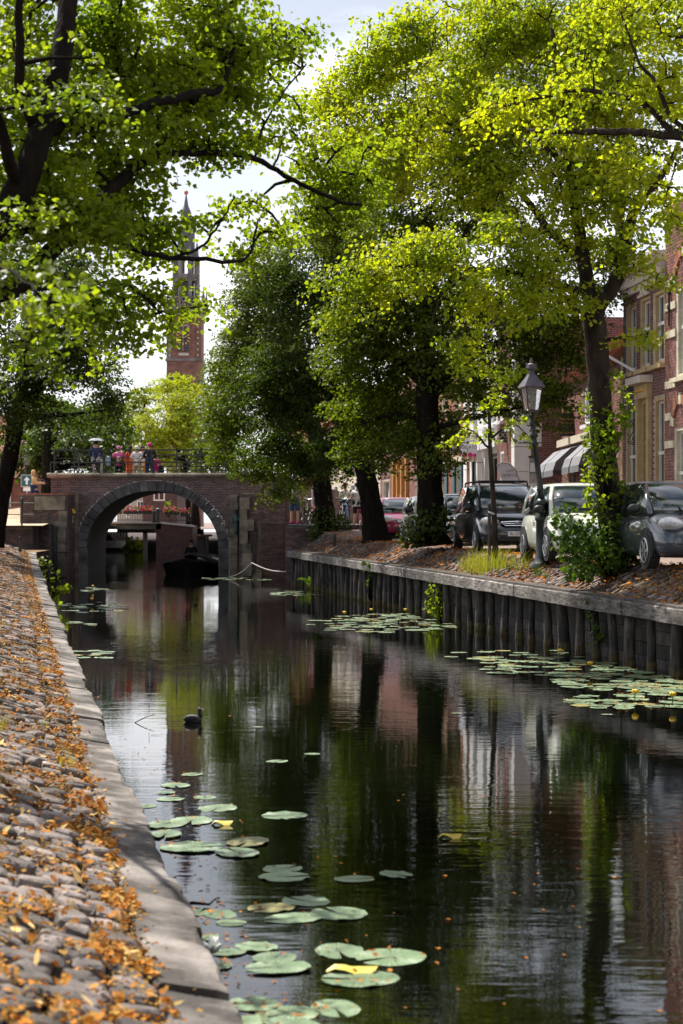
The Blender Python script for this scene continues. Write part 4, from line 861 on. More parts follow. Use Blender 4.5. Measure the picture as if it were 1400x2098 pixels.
for k, (cx_, r_) in enumerate(((wx, .85), (wx-.42, .4), (wx+.42, .4), (wx-1.5, .42), (wx+1.55, .42))):
    MB().tube([(cx_+r_*math.cos(t), TD-.12, tz(661)+r_*.9*math.sin(t)) for t in np.linspace(math.pi, 0, 11)], .07, 5).build('blind_arch', 'tower_brick', tw)
cz = tz(693)
for k in range(12):                                        # gilded clock numerals and hands
    a = k*math.pi/6; MB().box((wx+.75*math.sin(a), TD-.26, cz+.75*math.cos(a)), (.10, .05, .3), frame=Matrix.Rotation(a, 3, 'Y')).build('clock_numeral', 'gold', tw)
MB().bar((wx, TD-.3, cz), (wx+.5, TD-.3, cz+.25), .07, .05).build('clock_hand', 'gold', tw); MB().bar((wx, TD-.3, cz), (wx-.15, TD-.3, cz+.6), .07, .05).build('clock_hand', 'gold', tw)
for k in range(8):                                         # arcaded corbel table
    x = tx-ts/2+.3+k*(ts-.3)/7.4; MB().tube([(x+.27*math.cos(t), TD-.2, tz(647)+.3*math.sin(t)) for t in np.linspace(math.pi, 0, 7)], .08, 5).build('corbel_arch', 'mortar', tw)
    MB().box((x-.27, TD-.15, tz(648)), (.14, .3, .25)).build('corbel', 'tower_stone', tw)
MB().box((tx, ty, (tz(655)+tz(636))/2), (ts+.2, ts+.2, tz(636)-tz(655))).build('corbel_course', 'tower_brick', tw)
MB().box((tx, ty, tz(635)), (ts+.7, ts+.7, .35)).build('balcony_slab', 'tower_stone', tw)
bw = ts/2+.3
for (ax, sgn) in ((0, -1), (0, 1), (1, -1), (1, 1)):
    bl = MB(); z0_, z1_ = tz(631), tz(609)
    def bp(u, z): return Vector((tx+u, ty+sgn*bw, z)) if ax == 0 else Vector((tx+sgn*bw, ty+u, z))
    for z in (z0_+.08, z1_): bl.bar(bp(-bw, z), bp(bw, z), .18, .18)
    n4 = 5
    for k in range(n4):
        a, b = -bw+2*bw*k/n4, -bw+2*bw*(k+1)/n4; bl.bar(bp(a+.05, z0_), bp(b-.05, z1_), .1, .1); bl.bar(bp(a+.05, z1_), bp(b-.05, z0_), .1, .1); bl.bar(bp(a, z0_), bp(a, z1_), .15, .15)
    bl.build('balustrade', 'sandstone', tw)
for sx in (-1, 1):
    for sy in (-1, 1): MB().lathe([(.24, 0), (.24, 1.5), (.3, 1.55), (.16, 1.8), (.2, 1.85), (.1, 2.3), (.14, 2.35), (.02, 3.0)], (tx+sx*bw, ty+sy*bw, tz(633)), 4, rz=math.pi/4).build('pinnacle', 'tower_stone', tw)
MB().lathe([(1.05, tz(634)), (1.05, tz(560))], (tx+.1, ty, 0), 8, rz=math.pi/8).build('lantern_core', 'iron_black', tw)
for k in range(8):
    a = math.pi/8+k*math.pi/4; x, y = tx+.1+1.5*math.cos(a), ty+1.5*math.sin(a)
    MB().box((x, y, (tz(634)+tz(520))/2), (.5, .42, tz(520)-tz(634)), rz=a).build('lantern_pier', 'tower_stone', tw)
    MB().box((tx+.1+1.42*math.cos(a+math.pi/8), ty+1.42*math.sin(a+math.pi/8), tz(566)), (.2, 1.0, .9), rz=a+math.pi/8).build('lantern_wall', 'tower_stone', tw)
    MB().lathe([(.16, 0), (.16, .5), (.02, 1.8)], (x, y, tz(520)), 4).build('pinnacle', 'tower_stone', tw)
MB().lathe([(1.7, tz(524)), (1.75, tz(520)), (1.5, tz(516)), (.95, tz(500))], (tx+.1, ty, 0), 8, rz=math.pi/8).build('lantern_cornice', 'slate', tw)
MB().lathe([(1.15, tz(505)), (1.15, tz(470)), (1.3, tz(468)), (.95, tz(455)), (.65, tz(440)), (.7, tz(430)), (.3, tz(415)), (.1, tz(395)), (.05, tz(390))], (tx+.1, ty, 0), 8, rz=math.pi/8).build('spire', 'slate', tw)
MB().ball((tx+.1, ty, tz(388)), .28).build('spire_ball', 'tile_red', tw, smooth=True)
# ================================================================ beyond the arch: low bridge, garden quay, boats
mat('white_paint', (.72, .72, .73), .5, (.6, .6, .62), 4)
mat('cream_paint', (.62, .55, .42), .6, (.52, .45, .34), 4)
mat('glass_dark', (.012, .016, .018), .04, (.008, .01, .012), 2, spec=.8)
mat('flower_red', (.65, .02, .03), .6, (.6, .03, .2), 40, rnd=.3)
mat('silhouette_black', (.004, .004, .005), .9, (.003, .003, .003), 5, spec=.1)  # arch shadow put into the colour of sloop hull and canvas
D2 = 110.0
b2 = thing('low_bridge', 'low flat footbridge with flower boxes seen through the brick arch', 'bridge', W(262, 1125, D2))
xa, xb = Xat(150, D2), Xat(330, D2)
MB().box(((xa+xb)/2, D2+1.6, Zat(1077, D2)), (xb-xa, 3.2, .45)).build('deck', 'sandstone', b2)
MB().box(((xa+xb)/2, D2-.04, Zat(1070.5, D2)), (xb-xa, .3, .12)).build('edge_beam', 'mortar', b2)
MB().prism([(Xat(320, D2), D2, -.3), (Xat(395, D2), D2, -.3), (Xat(395, D2), D2, Zat(1078, D2)), (Xat(330, D2), D2, Zat(1071, D2)), (Xat(320, D2), D2, Zat(1071, D2))], (0, 3.5, 0)).build('abutment', 'house_brick_far', b2)
MB().prism([(Xat(328, D2), D2-.08, Zat(1073, D2)), (Xat(397, D2), D2-.08, Zat(1080, D2)), (Xat(397, D2), D2-.08, Zat(1076, D2)), (Xat(328, D2), D2-.08, Zat(1069.5, D2))], (0, .4, 0)).build('abutment_coping', 'mortar', b2)
MB().box((Xat(160, D2), D2+1.6, 1), (1.2, 3.2, 2)).build('abutment', 'house_brick_far', b2)
rl = MB()
for px in range(192, 392, 5): rl.bar(W(px, 1070, D2+.1), W(px, 1047, D2+.1), .03, .03)
rl.bar(W(190, 1047, D2+.1), W(394, 1049, D2+.1), .05, .05).bar(W(190, 1065, D2+.1), W(394, 1066, D2+.1), .04, .04).build('railing', 'iron_black', b2)
for (px, h_) in ((315, 22), (324, 27)): MB().lathe([(.16, 0), (.16, .1), (.12, .12), (.12, h_*.0275), (.15, h_*.028), (.14, h_*.031), (.03, h_*.033)], W(px, 1070, D2-.1), 10).build('bollard', 'iron_black', b2)
def flower_box(px0, px1, y, d, lab):
    fb = thing('flower_box', lab, 'flower box', W((px0+px1)/2, y, d)); a, b = W(px0, y, d), W(px1, y, d)
    MB().box((a+b)/2+Vector((0, 0, -.12)), (b.x-a.x, .25, .2)).build('trough', 'iron_black', fb)
    n = int((b.x-a.x)*90); P = np.column_stack([rng.uniform(a.x-.05, b.x+.05, n), a.y+rng.normal(0, .12, n), a.z+rng.uniform(-.12, .22, n)])
    V, Q = leaf_arrays(P, rng.normal(0, 1, (n, 3))+np.array([0, -.5, .5]), rng.normal(0, 1, (n, 3)), rng.uniform(.08, .13, n)); npmesh('foliage', V, Q, 'leaf_mid', fb, kind='stuff')
    m_ = MB()
    for _ in range(int((b.x-a.x)*34)): m_.ball((random.uniform(a.x-.05, b.x+.05), a.y-.1+random.gauss(0, .12), a.z+random.uniform(-.05, .28)), random.uniform(.035, .065), 5, 4)
    m_.build('blossoms', 'flower_red', fb, kind='stuff'); return fb
flower_box(224, 250, 1046, D2, 'leftmost box of red flowers on the low footbridge railing')
flower_box(254, 312, 1046, D2, 'long box of red and pink flowers over the middle of the low footbridge')
flower_box(338, 368, 1048, D2, 'box of red flowers right of the footbridge bollards')
flower_box(370, 391, 1051, D2, 'rightmost small box of pink flowers on the low footbridge')
# timber revetment right of the opening
rv = thing('timber_revetment', 'sunlit brown plank revetment under a stump beyond the arch', 'revetment', W(385, 1135, 122))
x = Xat(352, 122)
while x < Xat(424, 122):
    MB().box((x+.09, 122+random.uniform(0, .03), .55), (.17, .06, 1.75+random.uniform(-.05, .05))).build('plank', 'old_timber', rv); x += .185
MB().box((Xat(388, 122), 124, 1.36), (2.6, 4.2, .14)).build('top', 'soil', rv)
pt = W(400, 1095, 124); MB().lathe([(.5, -.1), (.42, .2), (.36, 1.0), (.3, 1.6), (.2, 2.4)], pt, 9).build('stump', 'bark', tag(thing('tree_stump', 'thick mossy tree trunk on the revetment beyond the arch', 'trunk', pt), 'thick mossy tree trunk on the revetment beyond the arch', 'trunk'))
shrub('canal_garden', 'vivid green leafy plants at the waterline beyond the low footbridge', W(272, 1128, 138), [(272, 1112, 138, 20, 14), (262, 1122, 138, 14, 8), (286, 1120, 138, 12, 10)], 'leaf_gold', .2, 40, 3, 5)
shrub('arch_bush', 'flowering green bush behind the footbridge flower boxes', W(345, 1060, 116), [(348, 1038, 116, 10, 12), (356, 1046, 116, 10, 8)], 'leaf_mid', .2, 40, 3, 4)
# buildings behind the footbridge
def simple_house(name, label, x0, x1, d, ztop, m, wins, depth=8, roof=None, trim='white_paint'):
    h = thing(name, label, 'house', ((x0+x1)/2, d, 1.6))
    MB().box(((x0+x1)/2, d+depth/2, ztop/2+.7), (x1-x0, depth, ztop-1.4)).build('wall', m, h)
    for (a, b, z0_, z1_) in wins:
        f = MB().box(((a+b)/2, d-.02, (z0_+z1_)/2), (b-a, .08, z1_-z0_)).build('window', trim, h)
        MB().box(((a+b)/2, d-.05, (z0_+z1_)/2), (b-a-.2, .06, z1_-z0_-.2)).build('pane', 'glass_dark', f)
        MB().box(((a+b)/2, d-.07, (z0_+z1_)/2), (.06, .05, z1_-z0_-.2)).build('glazing_bar', trim, f)
    if roof:
        MB().prism([(x0-.3, d-.3, ztop), (x0-.3, d+depth+.3, ztop), (x0-.3, d+depth/2, ztop+depth*.45)], (x1-x0+.6, 0, 0)).build('roof', roof, h)
    return h
Dh = 150
simple_house('canal_house', 'pale grey house with a white window seen through the arch', Xat(240, Dh), Xat(297, Dh), Dh, 6.2, 'mortar', [(Xat(281, Dh), Xat(295, Dh), Zat(1048, Dh), Zat(1026, Dh)), (Xat(258, Dh), Xat(268, Dh), Zat(1060, Dh), Zat(1030, Dh))])
simple_house('canal_house', 'dark brick house with a white window ledge right inside the arch view', Xat(304, Dh), Xat(372, Dh), Dh-4, 6.2, 'house_brick_far', [(Xat(315, 146), Xat(338, 146), Zat(1026, 146), Zat(1005, 146))])
MB().box((Xat(299, 148), 147.6, 3), (.36, .36, 7)).build('white_pole', 'white_paint', base=(Xat(299, 148), 147.6, 0), label='white corner post standing in the water behind the footbridge', category='post')
mb = MB(); 
fnc = thing('garden_fence', 'tan plank fence behind the white boat beyond the footbridge', 'fence', W(240, 1120, 152))
x = Xat(216, 152)
while x < Xat(262, 152): MB().box((x, 152, Zat(1103, 152)), (.24, .06, 1.15)).build('plank', 'pavesand', fnc); x += .26
# white boat
bt = thing('white_boat', 'small white motor boat moored past the footbridge', 'boat', W(221, 1123, 140)); c = W(219, 1122, 140)
MB().loft([[c+Vector((x, y*w, z)) for (y, z) in ((-1, .55), (-.75, 0), (.75, 0), (1, .55), (0, .6))] for x, w in ((-1.0, .55), (-.2, .7), (.8, .6), (1.5, .12))]).build('hull', 'white_paint', bt)
MB().prism([c+Vector((-.6, -.45, .58)), c+Vector((.5, -.45, .58)), c+Vector((.1, -.45, 1.15)), c+Vector((-.45, -.45, 1.15))], (0, .9, 0)).build('windscreen', 'glass_dark', bt)
MB().tube([c+Vector((-.6, -.5, .6)), c+Vector((-.5, -.5, 1.2)), c+Vector((.15, -.5, 1.2)), c+Vector((.9, -.45, .62))], .04, 5).build('screen_frame', 'white_paint', bt)
MB().lathe([(.1, -.1), (.16, .2), (.2, .6), (.1, .75)], c+Vector((-1.15, 0, 0)), 8).build('outboard_motor', 'iron_black', bt)
# dark sloop in the arch shadow
c = W(386, 1180, 75.9); sl_ = thing('dark_sloop', 'open sloop with raised canvas, a black silhouette in the shadow under the arch', 'boat', c)
rg = []
for y, w, zt_ in ((-.6, .12, .62), (0, .75, .58), (1.0, 1.2, .52), (2.2, 1.35, .5), (3.4, 1.25, .52), (4.4, 1.0, .55)):
    rg.append([c+Vector((-w, y, zt_)), c+Vector((-w*.86, y, -.05)), c+Vector((0, y, -.3)), c+Vector((w*.86, y, -.05)), c+Vector((w, y, zt_)), c+Vector((0, y, zt_+.18))])
MB().loft(rg).build('hull', 'silhouette_black', sl_, smooth=False)
MB().loft([[c+Vector((x*s_, y, z*s_+.45*(1-s_)+0)) for x, z in ((-1.3, .5), (-.6, .82), (0, 1.0), (.6, .82), (1.3, .5))] for y, s_ in ((.4, .85), (1.5, 1.0), (3.2, 1.0))], closed=False, caps=False).build('canvas_cover', 'silhouette_black', sl_)
# ================================================================ houses along the right
mat('ochre', (.48, .36, .19), .6, (.38, .28, .14), 5)
mat('cream_stone', (.60, .54, .40), .8, (.45, .40, .30), 6)
mat('cornice_paint', (.58, .50, .44), .6, (.48, .41, .36), 4)
mat('render_white', (.74, .72, .71), .8, (.64, .62, .6), 3)
mat('shutter_blue', (.02, .10, .13), .5, (.015, .075, .10), 5)
mat('shop_green', (.012, .045, .045), .4)
mat('awning_grey', (.16, .16, .18), .85, (.12, .12, .135), 6)  # awning sides and valance: darker copy, shade put into the grey
mat('awning_light', (.22, .22, .24), .85, (.17, .17, .19), 6)  # awning slopes: same cloth, sunlight put into this lighter grey
mat('roof_tile', (.34, .12, .06), .85, (.20, .075, .05), 5, rnd=.25)
mat('sign_black', (.012, .012, .014), .45); mat('sign_white', (.75, .74, .78), .6, (.7, .69, .74)); mat('sign_cream', (.72, .66, .42), .6); mat('sign_pink', (.68, .02, .22), .5, (.6, .015, .17), 12); mat('cone_tan', (.62, .33, .14), .7, (.5, .25, .1), 30)
mat('lilac', (.66, .66, .80), .7, (.75, .74, .82), 3)
mat('orange_wood', (.55, .26, .05), .5, (.42, .19, .04), 6)
def house(name, label, A, B, ztop, m, zg=1.5, opens=(), depth=6, nind=25, roof=None, bl=.22, bh=.07, mortar='mortar', brick=True, cat='house', hide_lo=None, side=True):
    A = Vector((A[0], A[1], 0)); B = Vector((B[0], B[1], 0)); L_ = (B-A).length; ud = (B-A).normalized(); nd = ud.cross(Vector((0, 0, 1)))
    h = thing(name, label, cat, (A.x, A.y, zg)); fr = Matrix((ud, nd, Vector((0, 0, 1)))).transposed()
    def P(u, v, n=0): return A+ud*u+nd*n+Vector((0, 0, zg+v))
    H = ztop-zg
    us = sorted(set([0, L_]+[x for o in opens for x in o[:2]])); vs_ = sorted(set([0, H]+[x for o in opens for x in o[2:4]]))
    def inside(u, v): return any(o[0] < u < o[1] and o[2] < v < o[3] for o in opens)
    w = MB()
    for a, b in zip(us, us[1:]):
        for c_, d_ in zip(vs_, vs_[1:]):
            if b-a > 1e-4 and d_-c_ > 1e-4 and not inside((a+b)/2, (c_+d_)/2): w.box(P((a+b)/2, (c_+d_)/2, -.1), (b-a, .2, d_-c_), frame=fr)
    w.box(P(L_/2, H/2, -.25-depth/2), (L_, depth, H), frame=fr)
    w.build('wall', mortar if brick else m, h)
    if brick:
        bricks(h, P(0, 0), ud, L_, H, m, nind=nind, bl=bl, bh=bh, hole=lambda u, v: inside(u, v))
        if side: bricks(h, P(L_, 0, -.01), -nd, depth, H, m, nind=0, bl=bl, bh=bh)
    for o in opens:
        u0, u1, v0, v1, kind = o[:5]; cm = o[5] if len(o) > 5 else 'ochre'; um, vm = (u0+u1)/2, (v0+v1)/2; ww, hh = u1-u0, v1-v0
        if kind == 'none': continue
        f = MB(); t = .09
        for uu in (u0+t/2, u1-t/2): f.box(P(uu, vm, -.07), (t, .13, hh), frame=fr)
        f.box(P(um, v1-t/2, -.07), (ww-2*t, .13, t), frame=fr).box(P(um, v0+t/2, -.07), (ww-2*t, .13, t), frame=fr)
        part = f.build('window' if kind != 'door' else 'door', cm, h)
        if kind == 'door':
            MB().box(P(um, v0+hh*.36, -.14), (ww-2*t, .05, hh*.70), frame=fr).build('leaf', 'shop_green', part)
            MB().box(P(um, v0+hh*.85, -.15), (ww-2*t, .02, hh*.24), frame=fr).build('pane', 'glass_dark', part)
            MB().box(P(um, v0+hh*.72, -.11), (ww-2*t, .1, .06), frame=fr).build('transom', cm, part)
            MB().ball(P(u1-t-.12, v0+1.05, -.08), .035, 8, 5).build('handle', 'gold', part)
            MB().box(P(um, v0+.7, -.11), (ww*.5, .03, .7), frame=fr).build('panel', 'iron_green', part)
        else:
            MB().box(P(um, vm, -.15), (ww-2*t, .02, hh-2*t), frame=fr).build('pane', 'glass_dark', part)
            s_ = MB(); st_w = .045
            for uu in (u0+t+st_w/2, u1-t-st_w/2): s_.box(P(uu, vm, -.12), (st_w, .05, hh-2*t), frame=fr)
            for vv in (v0+t+.03, v1-t-.03): s_.box(P(um, vv, -.12), (ww-2*t-2*st_w, .05, .06), frame=fr)
            s_.box(P(um, v0+hh*.56, -.10), (ww-2*t, .06, .08), frame=fr)
            if kind in ('sash2', 'sash'): s_.box(P(um, v0+hh*.79, -.12), (.03, .03, hh*.34), frame=fr)
            s_.build('sash', 'white_paint', part)
            MB().box(P(um, v0-.05, .05), (ww+.16, .2, .1), frame=fr).build('sill', cm if kind != 'shop' else 'white_paint', part)
    if roof:
        th = MB(); a = P(-.1, H, .15); b = P(L_+.1, H, .15); dv = -nd*3.2+Vector((0, 0, 2.6)); n_ = 16
        for i in range(int(L_/.26)+1):
            for j in range(n_): 
                o_ = a+ud*(i*.26+.13)+dv*((j+.5)/n_)+Vector((0, 0, .03)); th.tube([o_-dv/n_*.52-ud*.0+Vector((0, 0, .02)), o_+dv/n_*.5], .13, 5, caps=True)
        rf = MB().prism([a, b, b-nd*3.2*2], (0, 0, 0)) if False else MB().add([a, b, b+dv, a+dv, b-nd*6.4, a-nd*6.4], [(0, 1, 2, 3), (3, 2, 4, 5), (0, 3, 5), (1, 4, 2)])
        ro = rf.build('roof', roof, h); th.build('roof_tiles', roof, ro, kind='stuff')
    return h, P, fr, ud, nd
A1, B1 = (Fx(44.4), 44.4), (Fx(40.7), 40.7)
h1, P, fr, ud, nd = house('town_house', 'two storey red brick house with ochre window cases, moulded cornice and tall front door', A1, B1, 8.5, 'brick_purple',
    opens=[(.30, 1.18, 4.5, 6.25, 'sash'), (1.55, 2.4, 4.5, 6.25, 'sash'), (2.72, 3.6, 4.5, 6.25, 'sash'), (.25, 1.15, .75, 3.75, 'sash'), (2.75, 3.6, .75, 3.75, 'sash'), (1.62, 2.42, .1, 3.75, 'door')], nind=160)
for v, dp, hh, m_ in ((6.50, .10, .16, 'cornice_paint'), (6.72, .16, .26, 'cornice_paint'), (6.93, .26, .14, 'cornice_paint'), (7.05, .36, .12, 'cornice_paint')):
    MB().box(P(1.86, v, dp/2), (3.7, dp, hh), frame=fr).build('cornice', m_, h1)
for uu in (1.56, 2.48): MB().box(P(uu, 1.95, .05), (.16, .12, 3.7), frame=fr).build('door_pilaster', 'ochre', h1)
MB().box(P(2.02, 3.95, .06), (1.15, .16, .34), frame=fr).build('door_frieze', 'ochre', h1)
MB().prism([P(1.36, 4.13, 0), P(2.68, 4.13, 0), P(2.68, 4.3, 0), P(1.36, 4.3, 0)], nd*.34).build('door_hood', 'cornice_paint', h1)
lt = MB()
for k in range(9): lt.ball(P(1.62+k*.09, 3.97, .15), (.04, .03, .04), 6, 4)
lt.build('frieze_carving', 'gold', h1)
cr_ = MB()                                                 # carved crest over the middle window
for k in range(9):
    a = math.pi*k/8; cr_.tube([P(1.98, 6.3, .03), P(1.98+.18*math.cos(a), 6.32+.14*math.sin(a), .06), P(1.98+.36*math.cos(a), 6.32+.30*math.sin(a), .03)], [.05, .045, .02], 6)
cr_.build('window_crest', 'cream_stone', h1, smooth=True)
MB().box(P(1.98, 6.29, .03), (.9, .1, .07), frame=fr).build('window_crest', 'cornice_paint', h1)
fp_ = MB().tube([P(1.4, 4.45, .02), P(1.2, 4.95, .85)], .035, 7).build('flagpole', 'white_paint', h1)
# neighbour with stone bands
A2, B2 = (Fx(40.6)-.04, 40.6), (Fx(33)-.04, 33)
h2, P, fr, ud, nd = house('banded_house', 'red brick house with cream stone bands and arched niches at the frame edge', A2, B2, 9.6, 'brick_red',
    opens=[(.72, 1.7, .6, 2.95, 'sash2', 'cream_stone'), (.85, 2.1, 4.05, 6.1, 'sash2', 'cream_stone'), (2.6, 3.6, .6, 2.95, 'sash2', 'cream_stone')], nind=90)
for v in (6.27, 5.74, 5.1, 3.95, 3.22, 2.58):
    for (a, b) in ((.02, .68 if v < 3.9 else .82),):
        x = a
        while x < b-.02: 
            e = min(b, x+.42); MB().box(P((x+e)/2, v, .012), (e-x-.008, .05, .17), frame=fr).build('band_stone', 'cream_stone', h2); x = e
for (uc, v0, r0) in ((1.2, 2.98, .5), (1.45, 6.14, .64)):
    for k in range(9):
        a = math.pi*(k+.5)/9; MB().box(P(uc+(r0+.1)*math.cos(a), v0+(r0+.1)*math.sin(a), .02), (.2 if k % 4 else .26, .06, .19), frame=fr @ Matrix.Rotation(-a, 3, 'Y')).build('niche_stone', 'cream_stone' if k in (0, 4, 8) else 'brick_orange', h2)
    MB().loft([[P(uc, v0, .014)]+[P(uc+r0*math.cos(a), v0+r0*math.sin(a), .014) for a in np.linspace(0, math.pi, 11)]], caps=False).v
an = MB(); an.tube([P(.42, 6.05, .05), P(.42, 5.3, .05)], .025, 6).ball(P(.42, 5.72, .05), (.06, .05, .09), 6, 5).ball(P(.42, 6.05, .05), (.05, .04, .07), 6, 5).build('wall_anchor', 'iron_black', h2)
# low shop with awnings, set back
A3, B3 = (6.95, 55.6), (7.25, 44.6)
h3, P, fr, ud, nd = house('awning_shop', 'low brick shop with dark folding awnings and orange tiled roof', A3, B3, 6.5, 'brick_red', opens=[(1.4, 3.0, .5, 3.0, 'shop', 'ochre'), (3.4, 5.2, .5, 3.0, 'shop', 'ochre'), (6.4, 7.8, .5, 3.0, 'shop', 'ochre'), (8.2, 9.6, .5, 3.0, 'shop', 'ochre'), (4.6, 5.6, 3.6, 4.7, 'sash', 'white_paint')], nind=40, roof='roof_tile')
MB().box(P(5, 3.25, .08), (9.4, .22, .22), frame=fr).build('shop_cornice', 'cream_paint', h3)
MB().box(P(10.9, 2.5, .06), (.25, .12, 5), frame=fr).build('pilaster', 'ochre', h3)
for k, (ua, ub, lab) in enumerate(((1.3, 2.55, 'farthest grey folding awning beside the white quoins'), (2.7, 4.6, 'second grey folding awning with shaded side, under the chocolate sign'), (6.3, 7.5, 'third folding awning, sunlit grey slope, nearer the ivy trunk'), (7.7, 9.2, 'nearest folding awning, light grey, half behind the ivy trunk'))):
    aw = thing('awning', lab, 'awning', P((ua+ub)/2, 2.2, .5)); zt_, zb_ = 3.08, 2.2
    prof = [(0.03, zt_), (.42, zt_-.12), (.86, zt_-.52), (.94, zb_+.12)]
    top = MB()
    top.loft([[P(u, z, n) for n, z in prof] for u in (ua, ub)], closed=False, caps=False); top.build('slope', 'awning_light', aw)
    MB().prism([P(ua, zb_+.12, .945), P(ub, zb_+.12, .945), P(ub, zb_-.06, .95), P(ua, zb_-.06, .95)], -nd*.012).build('valance', 'awning_grey', aw)
    for uu in (ua, ub):
        pl = [P(uu, z, n) for n, z in prof]+[P(uu, zb_+.1, .03)]; MB().add(pl, [tuple(range(len(pl)))]).build('side', 'awning_grey', aw)
    for uu in (ua+.05, ub-.05): MB().tube([P(uu, zb_-.5, .02), P(uu, zb_+.1, .9)], .012, 4).build('arm', 'iron_black', aw)
def text(s, loc, size, m, parent, rx=90, rz=0, mirror=False, shear=0, align='CENTER'):
    cu = bpy.data.curves.new('lettering', 'FONT'); cu.body = s; cu.size = size; cu.align_x = align; cu.align_y = 'CENTER'; cu.shear = shear; cu.extrude = .001; cu.resolution_u = 3
    t_ = bpy.data.objects.new('lettering', cu); col.objects.link(t_); dg = bpy.context.evaluated_depsgraph_get()
    me = bpy.data.meshes.new_from_object(t_.evaluated_get(dg)); bpy.data.objects.remove(t_); bpy.data.curves.remove(cu)
    me.materials.clear(); me.materials.append(M[m]); o = bpy.data.objects.new('lettering', me); col.objects.link(o); o.parent = parent
    o.location = Vector(loc)-BASE[parent.as_pointer()]; o.rotation_euler = (R_(rx), 0, R_(rz)); o.scale = (-1 if mirror else 1, 1, 1); return o
def board(name, label, px0, px1, y0, y1, d, m, cat='sign', bracket=None):
    c = W((px0+px1)/2, (y0+y1)/2, d); w_, h_ = (px1-px0)*d/F, (y1-y0)*d/F
    b = thing(name, label, cat, c); MB().box(c, (w_, .04, h_)).build('board', m, b)
    if bracket: MB().bar(c+Vector((w_*.3, .02, h_/2+.04)), c+Vector((w_/2+bracket, .02, h_/2+.04)), .03, .03).build('bracket', 'iron_black', b); MB().bar(c+Vector((w_*.3, .02, -h_/2-.03)), c+Vector((w_/2+bracket, .02, -h_/2-.03)), .025, .025).build('bracket', 'iron_black', b)
    return b, c+Vector((0, -.024, 0)), w_, h_
b, c, w_, h_ = board('hanging_sign', 'black hanging sign with gold script lettering above the awnings', 1143, 1178, 846, 894, 53, 'sign_black', bracket=.3)
for s, dz in (('Patisserie', .17), ('Chocolaterie', .06), ('Mastenbroek', -.24)): text(s, c+Vector((-.01, 0, dz)), .105, 'cone_tan', b, shear=.35)
# white quoined house standing forward
h4, P, fr, ud, nd = house('quoined_house', 'brick house with white rendered corner blocks standing forward into the street', (5.33, 60), (5.66, 57), 9.0, 'brick_red', opens=[(.5, 1.1, 1.2, 3.2, 'sash', 'white_paint'), (.5, 1.1, 4.2, 6, 'sash', 'white_paint'), (2.0, 2.6, 3.9, 5.6, 'sash', 'white_paint')], nind=50)
for k in range(9):
    zq = .05+k*.8; ww = .55 if k % 2 else .9
    MB().box(P(3.015, zq+.4, -ww/2+.06), (.06, ww, .78), frame=fr).build('quoin_block', 'render_white', h4)
    MB().box(P(3.0-.22, zq+.4, .03), (.42, .06, .78), frame=fr).build('quoin_block', 'render_white', h4)
# white shop
h5, P, fr, ud, nd = house('white_shop', 'white rendered shop front behind the ice cream sign', (Fx(66), 66), (Fx(60), 60.02), 8.6, 'render_white', brick=False, opens=[(.4, 1.8, .3, 3.2, 'shop', 'shop_green'), (2.3, 3.2, .1, 3.2, 'door', 'white_paint'), (3.8, 5.4, .3, 3.2, 'shop', 'shop_green'), (.6, 1.6, 4.2, 6.1, 'sash', 'white_paint'), (2.6, 3.5, 4.2, 6.1, 'sash', 'white_paint'), (4.2, 5.2, 4.2, 6.1, 'sash', 'white_paint')])
for u in (2.05, 3.5): MB().box(P(u, 1.7, .06), (.22, .12, 3.4), frame=fr).build('pilaster', 'render_white', h5)
MB().box(P(3, 3.5, .1), (5.9, .25, .22), frame=fr).build('shop_cornice', 'white_paint', h5)
h6, P, fr, ud, nd = house('shutter_house', 'orange brick house with blue green shutters beyond the white shop', (Fx(73.5), 73.5), (Fx(66), 66.02), 9.0, 'brick_orange', opens=[(1.2, 2.2, .6, 3.0, 'sash', 'cream_paint'), (4.6, 5.6, .6, 3.0, 'sash', 'cream_paint'), (1.2, 2.2, 4.3, 6.2, 'sash', 'cream_paint'), (4.6, 5.6, 4.3, 6.2, 'sash', 'cream_paint')], nind=30)
for u in (.9, 2.5, 4.3, 5.9): MB().box(P(u, 1.8, .05), (.5, .05, 2.4), frame=fr).build('shutter', 'shutter_blue', h6)
MB().box(P(6.9, 3.6, .03), (.7, .08, 7.2), frame=fr).build('corner_strip', 'render_white', h6)
MB().box(P(3.4, 3.25, .04), (6.2, .12, .2), frame=fr).build('lintel_band', 'cream_stone', h6)
h7, P, fr, ud, nd = house('timber_shop', 'brick house with orange timber shop front behind the crimson car', (Fx(92), 92), (Fx(73.6), 73.6), 9.0, 'brick_red', opens=[(6.0, 8.5, .4, 3.4, 'shop', 'orange_wood'), (9, 10, .1, 3.2, 'door', 'orange_wood'), (1, 3.5, .5, 3, 'shop', 'cream_paint'), (12.5, 15, .5, 3, 'shop', 'cream_paint')], nind=15, bl=.3, bh=.1)
for u in (5.8, 7.2, 8.7, 10.2): MB().box(P(u, 1.9, .08), (.25, .15, 3.8), frame=fr).build('shop_post', 'orange_wood', h7)
h8, P, fr, ud, nd = house('far_house', 'far pale gabled house at the street end behind the people', (Fx(112)-1.2, 112), (Fx(92), 92.05), 8.0, 'cream_paint', brick=False, opens=[(2+3*k, 3.6+3*k, .6, 3, 'sash', 'white_paint') for k in range(6)]+[(2+3*k, 3.6+3*k, 4, 5.6, 'sash', 'white_paint') for k in range(6)], roof='roof_tile')
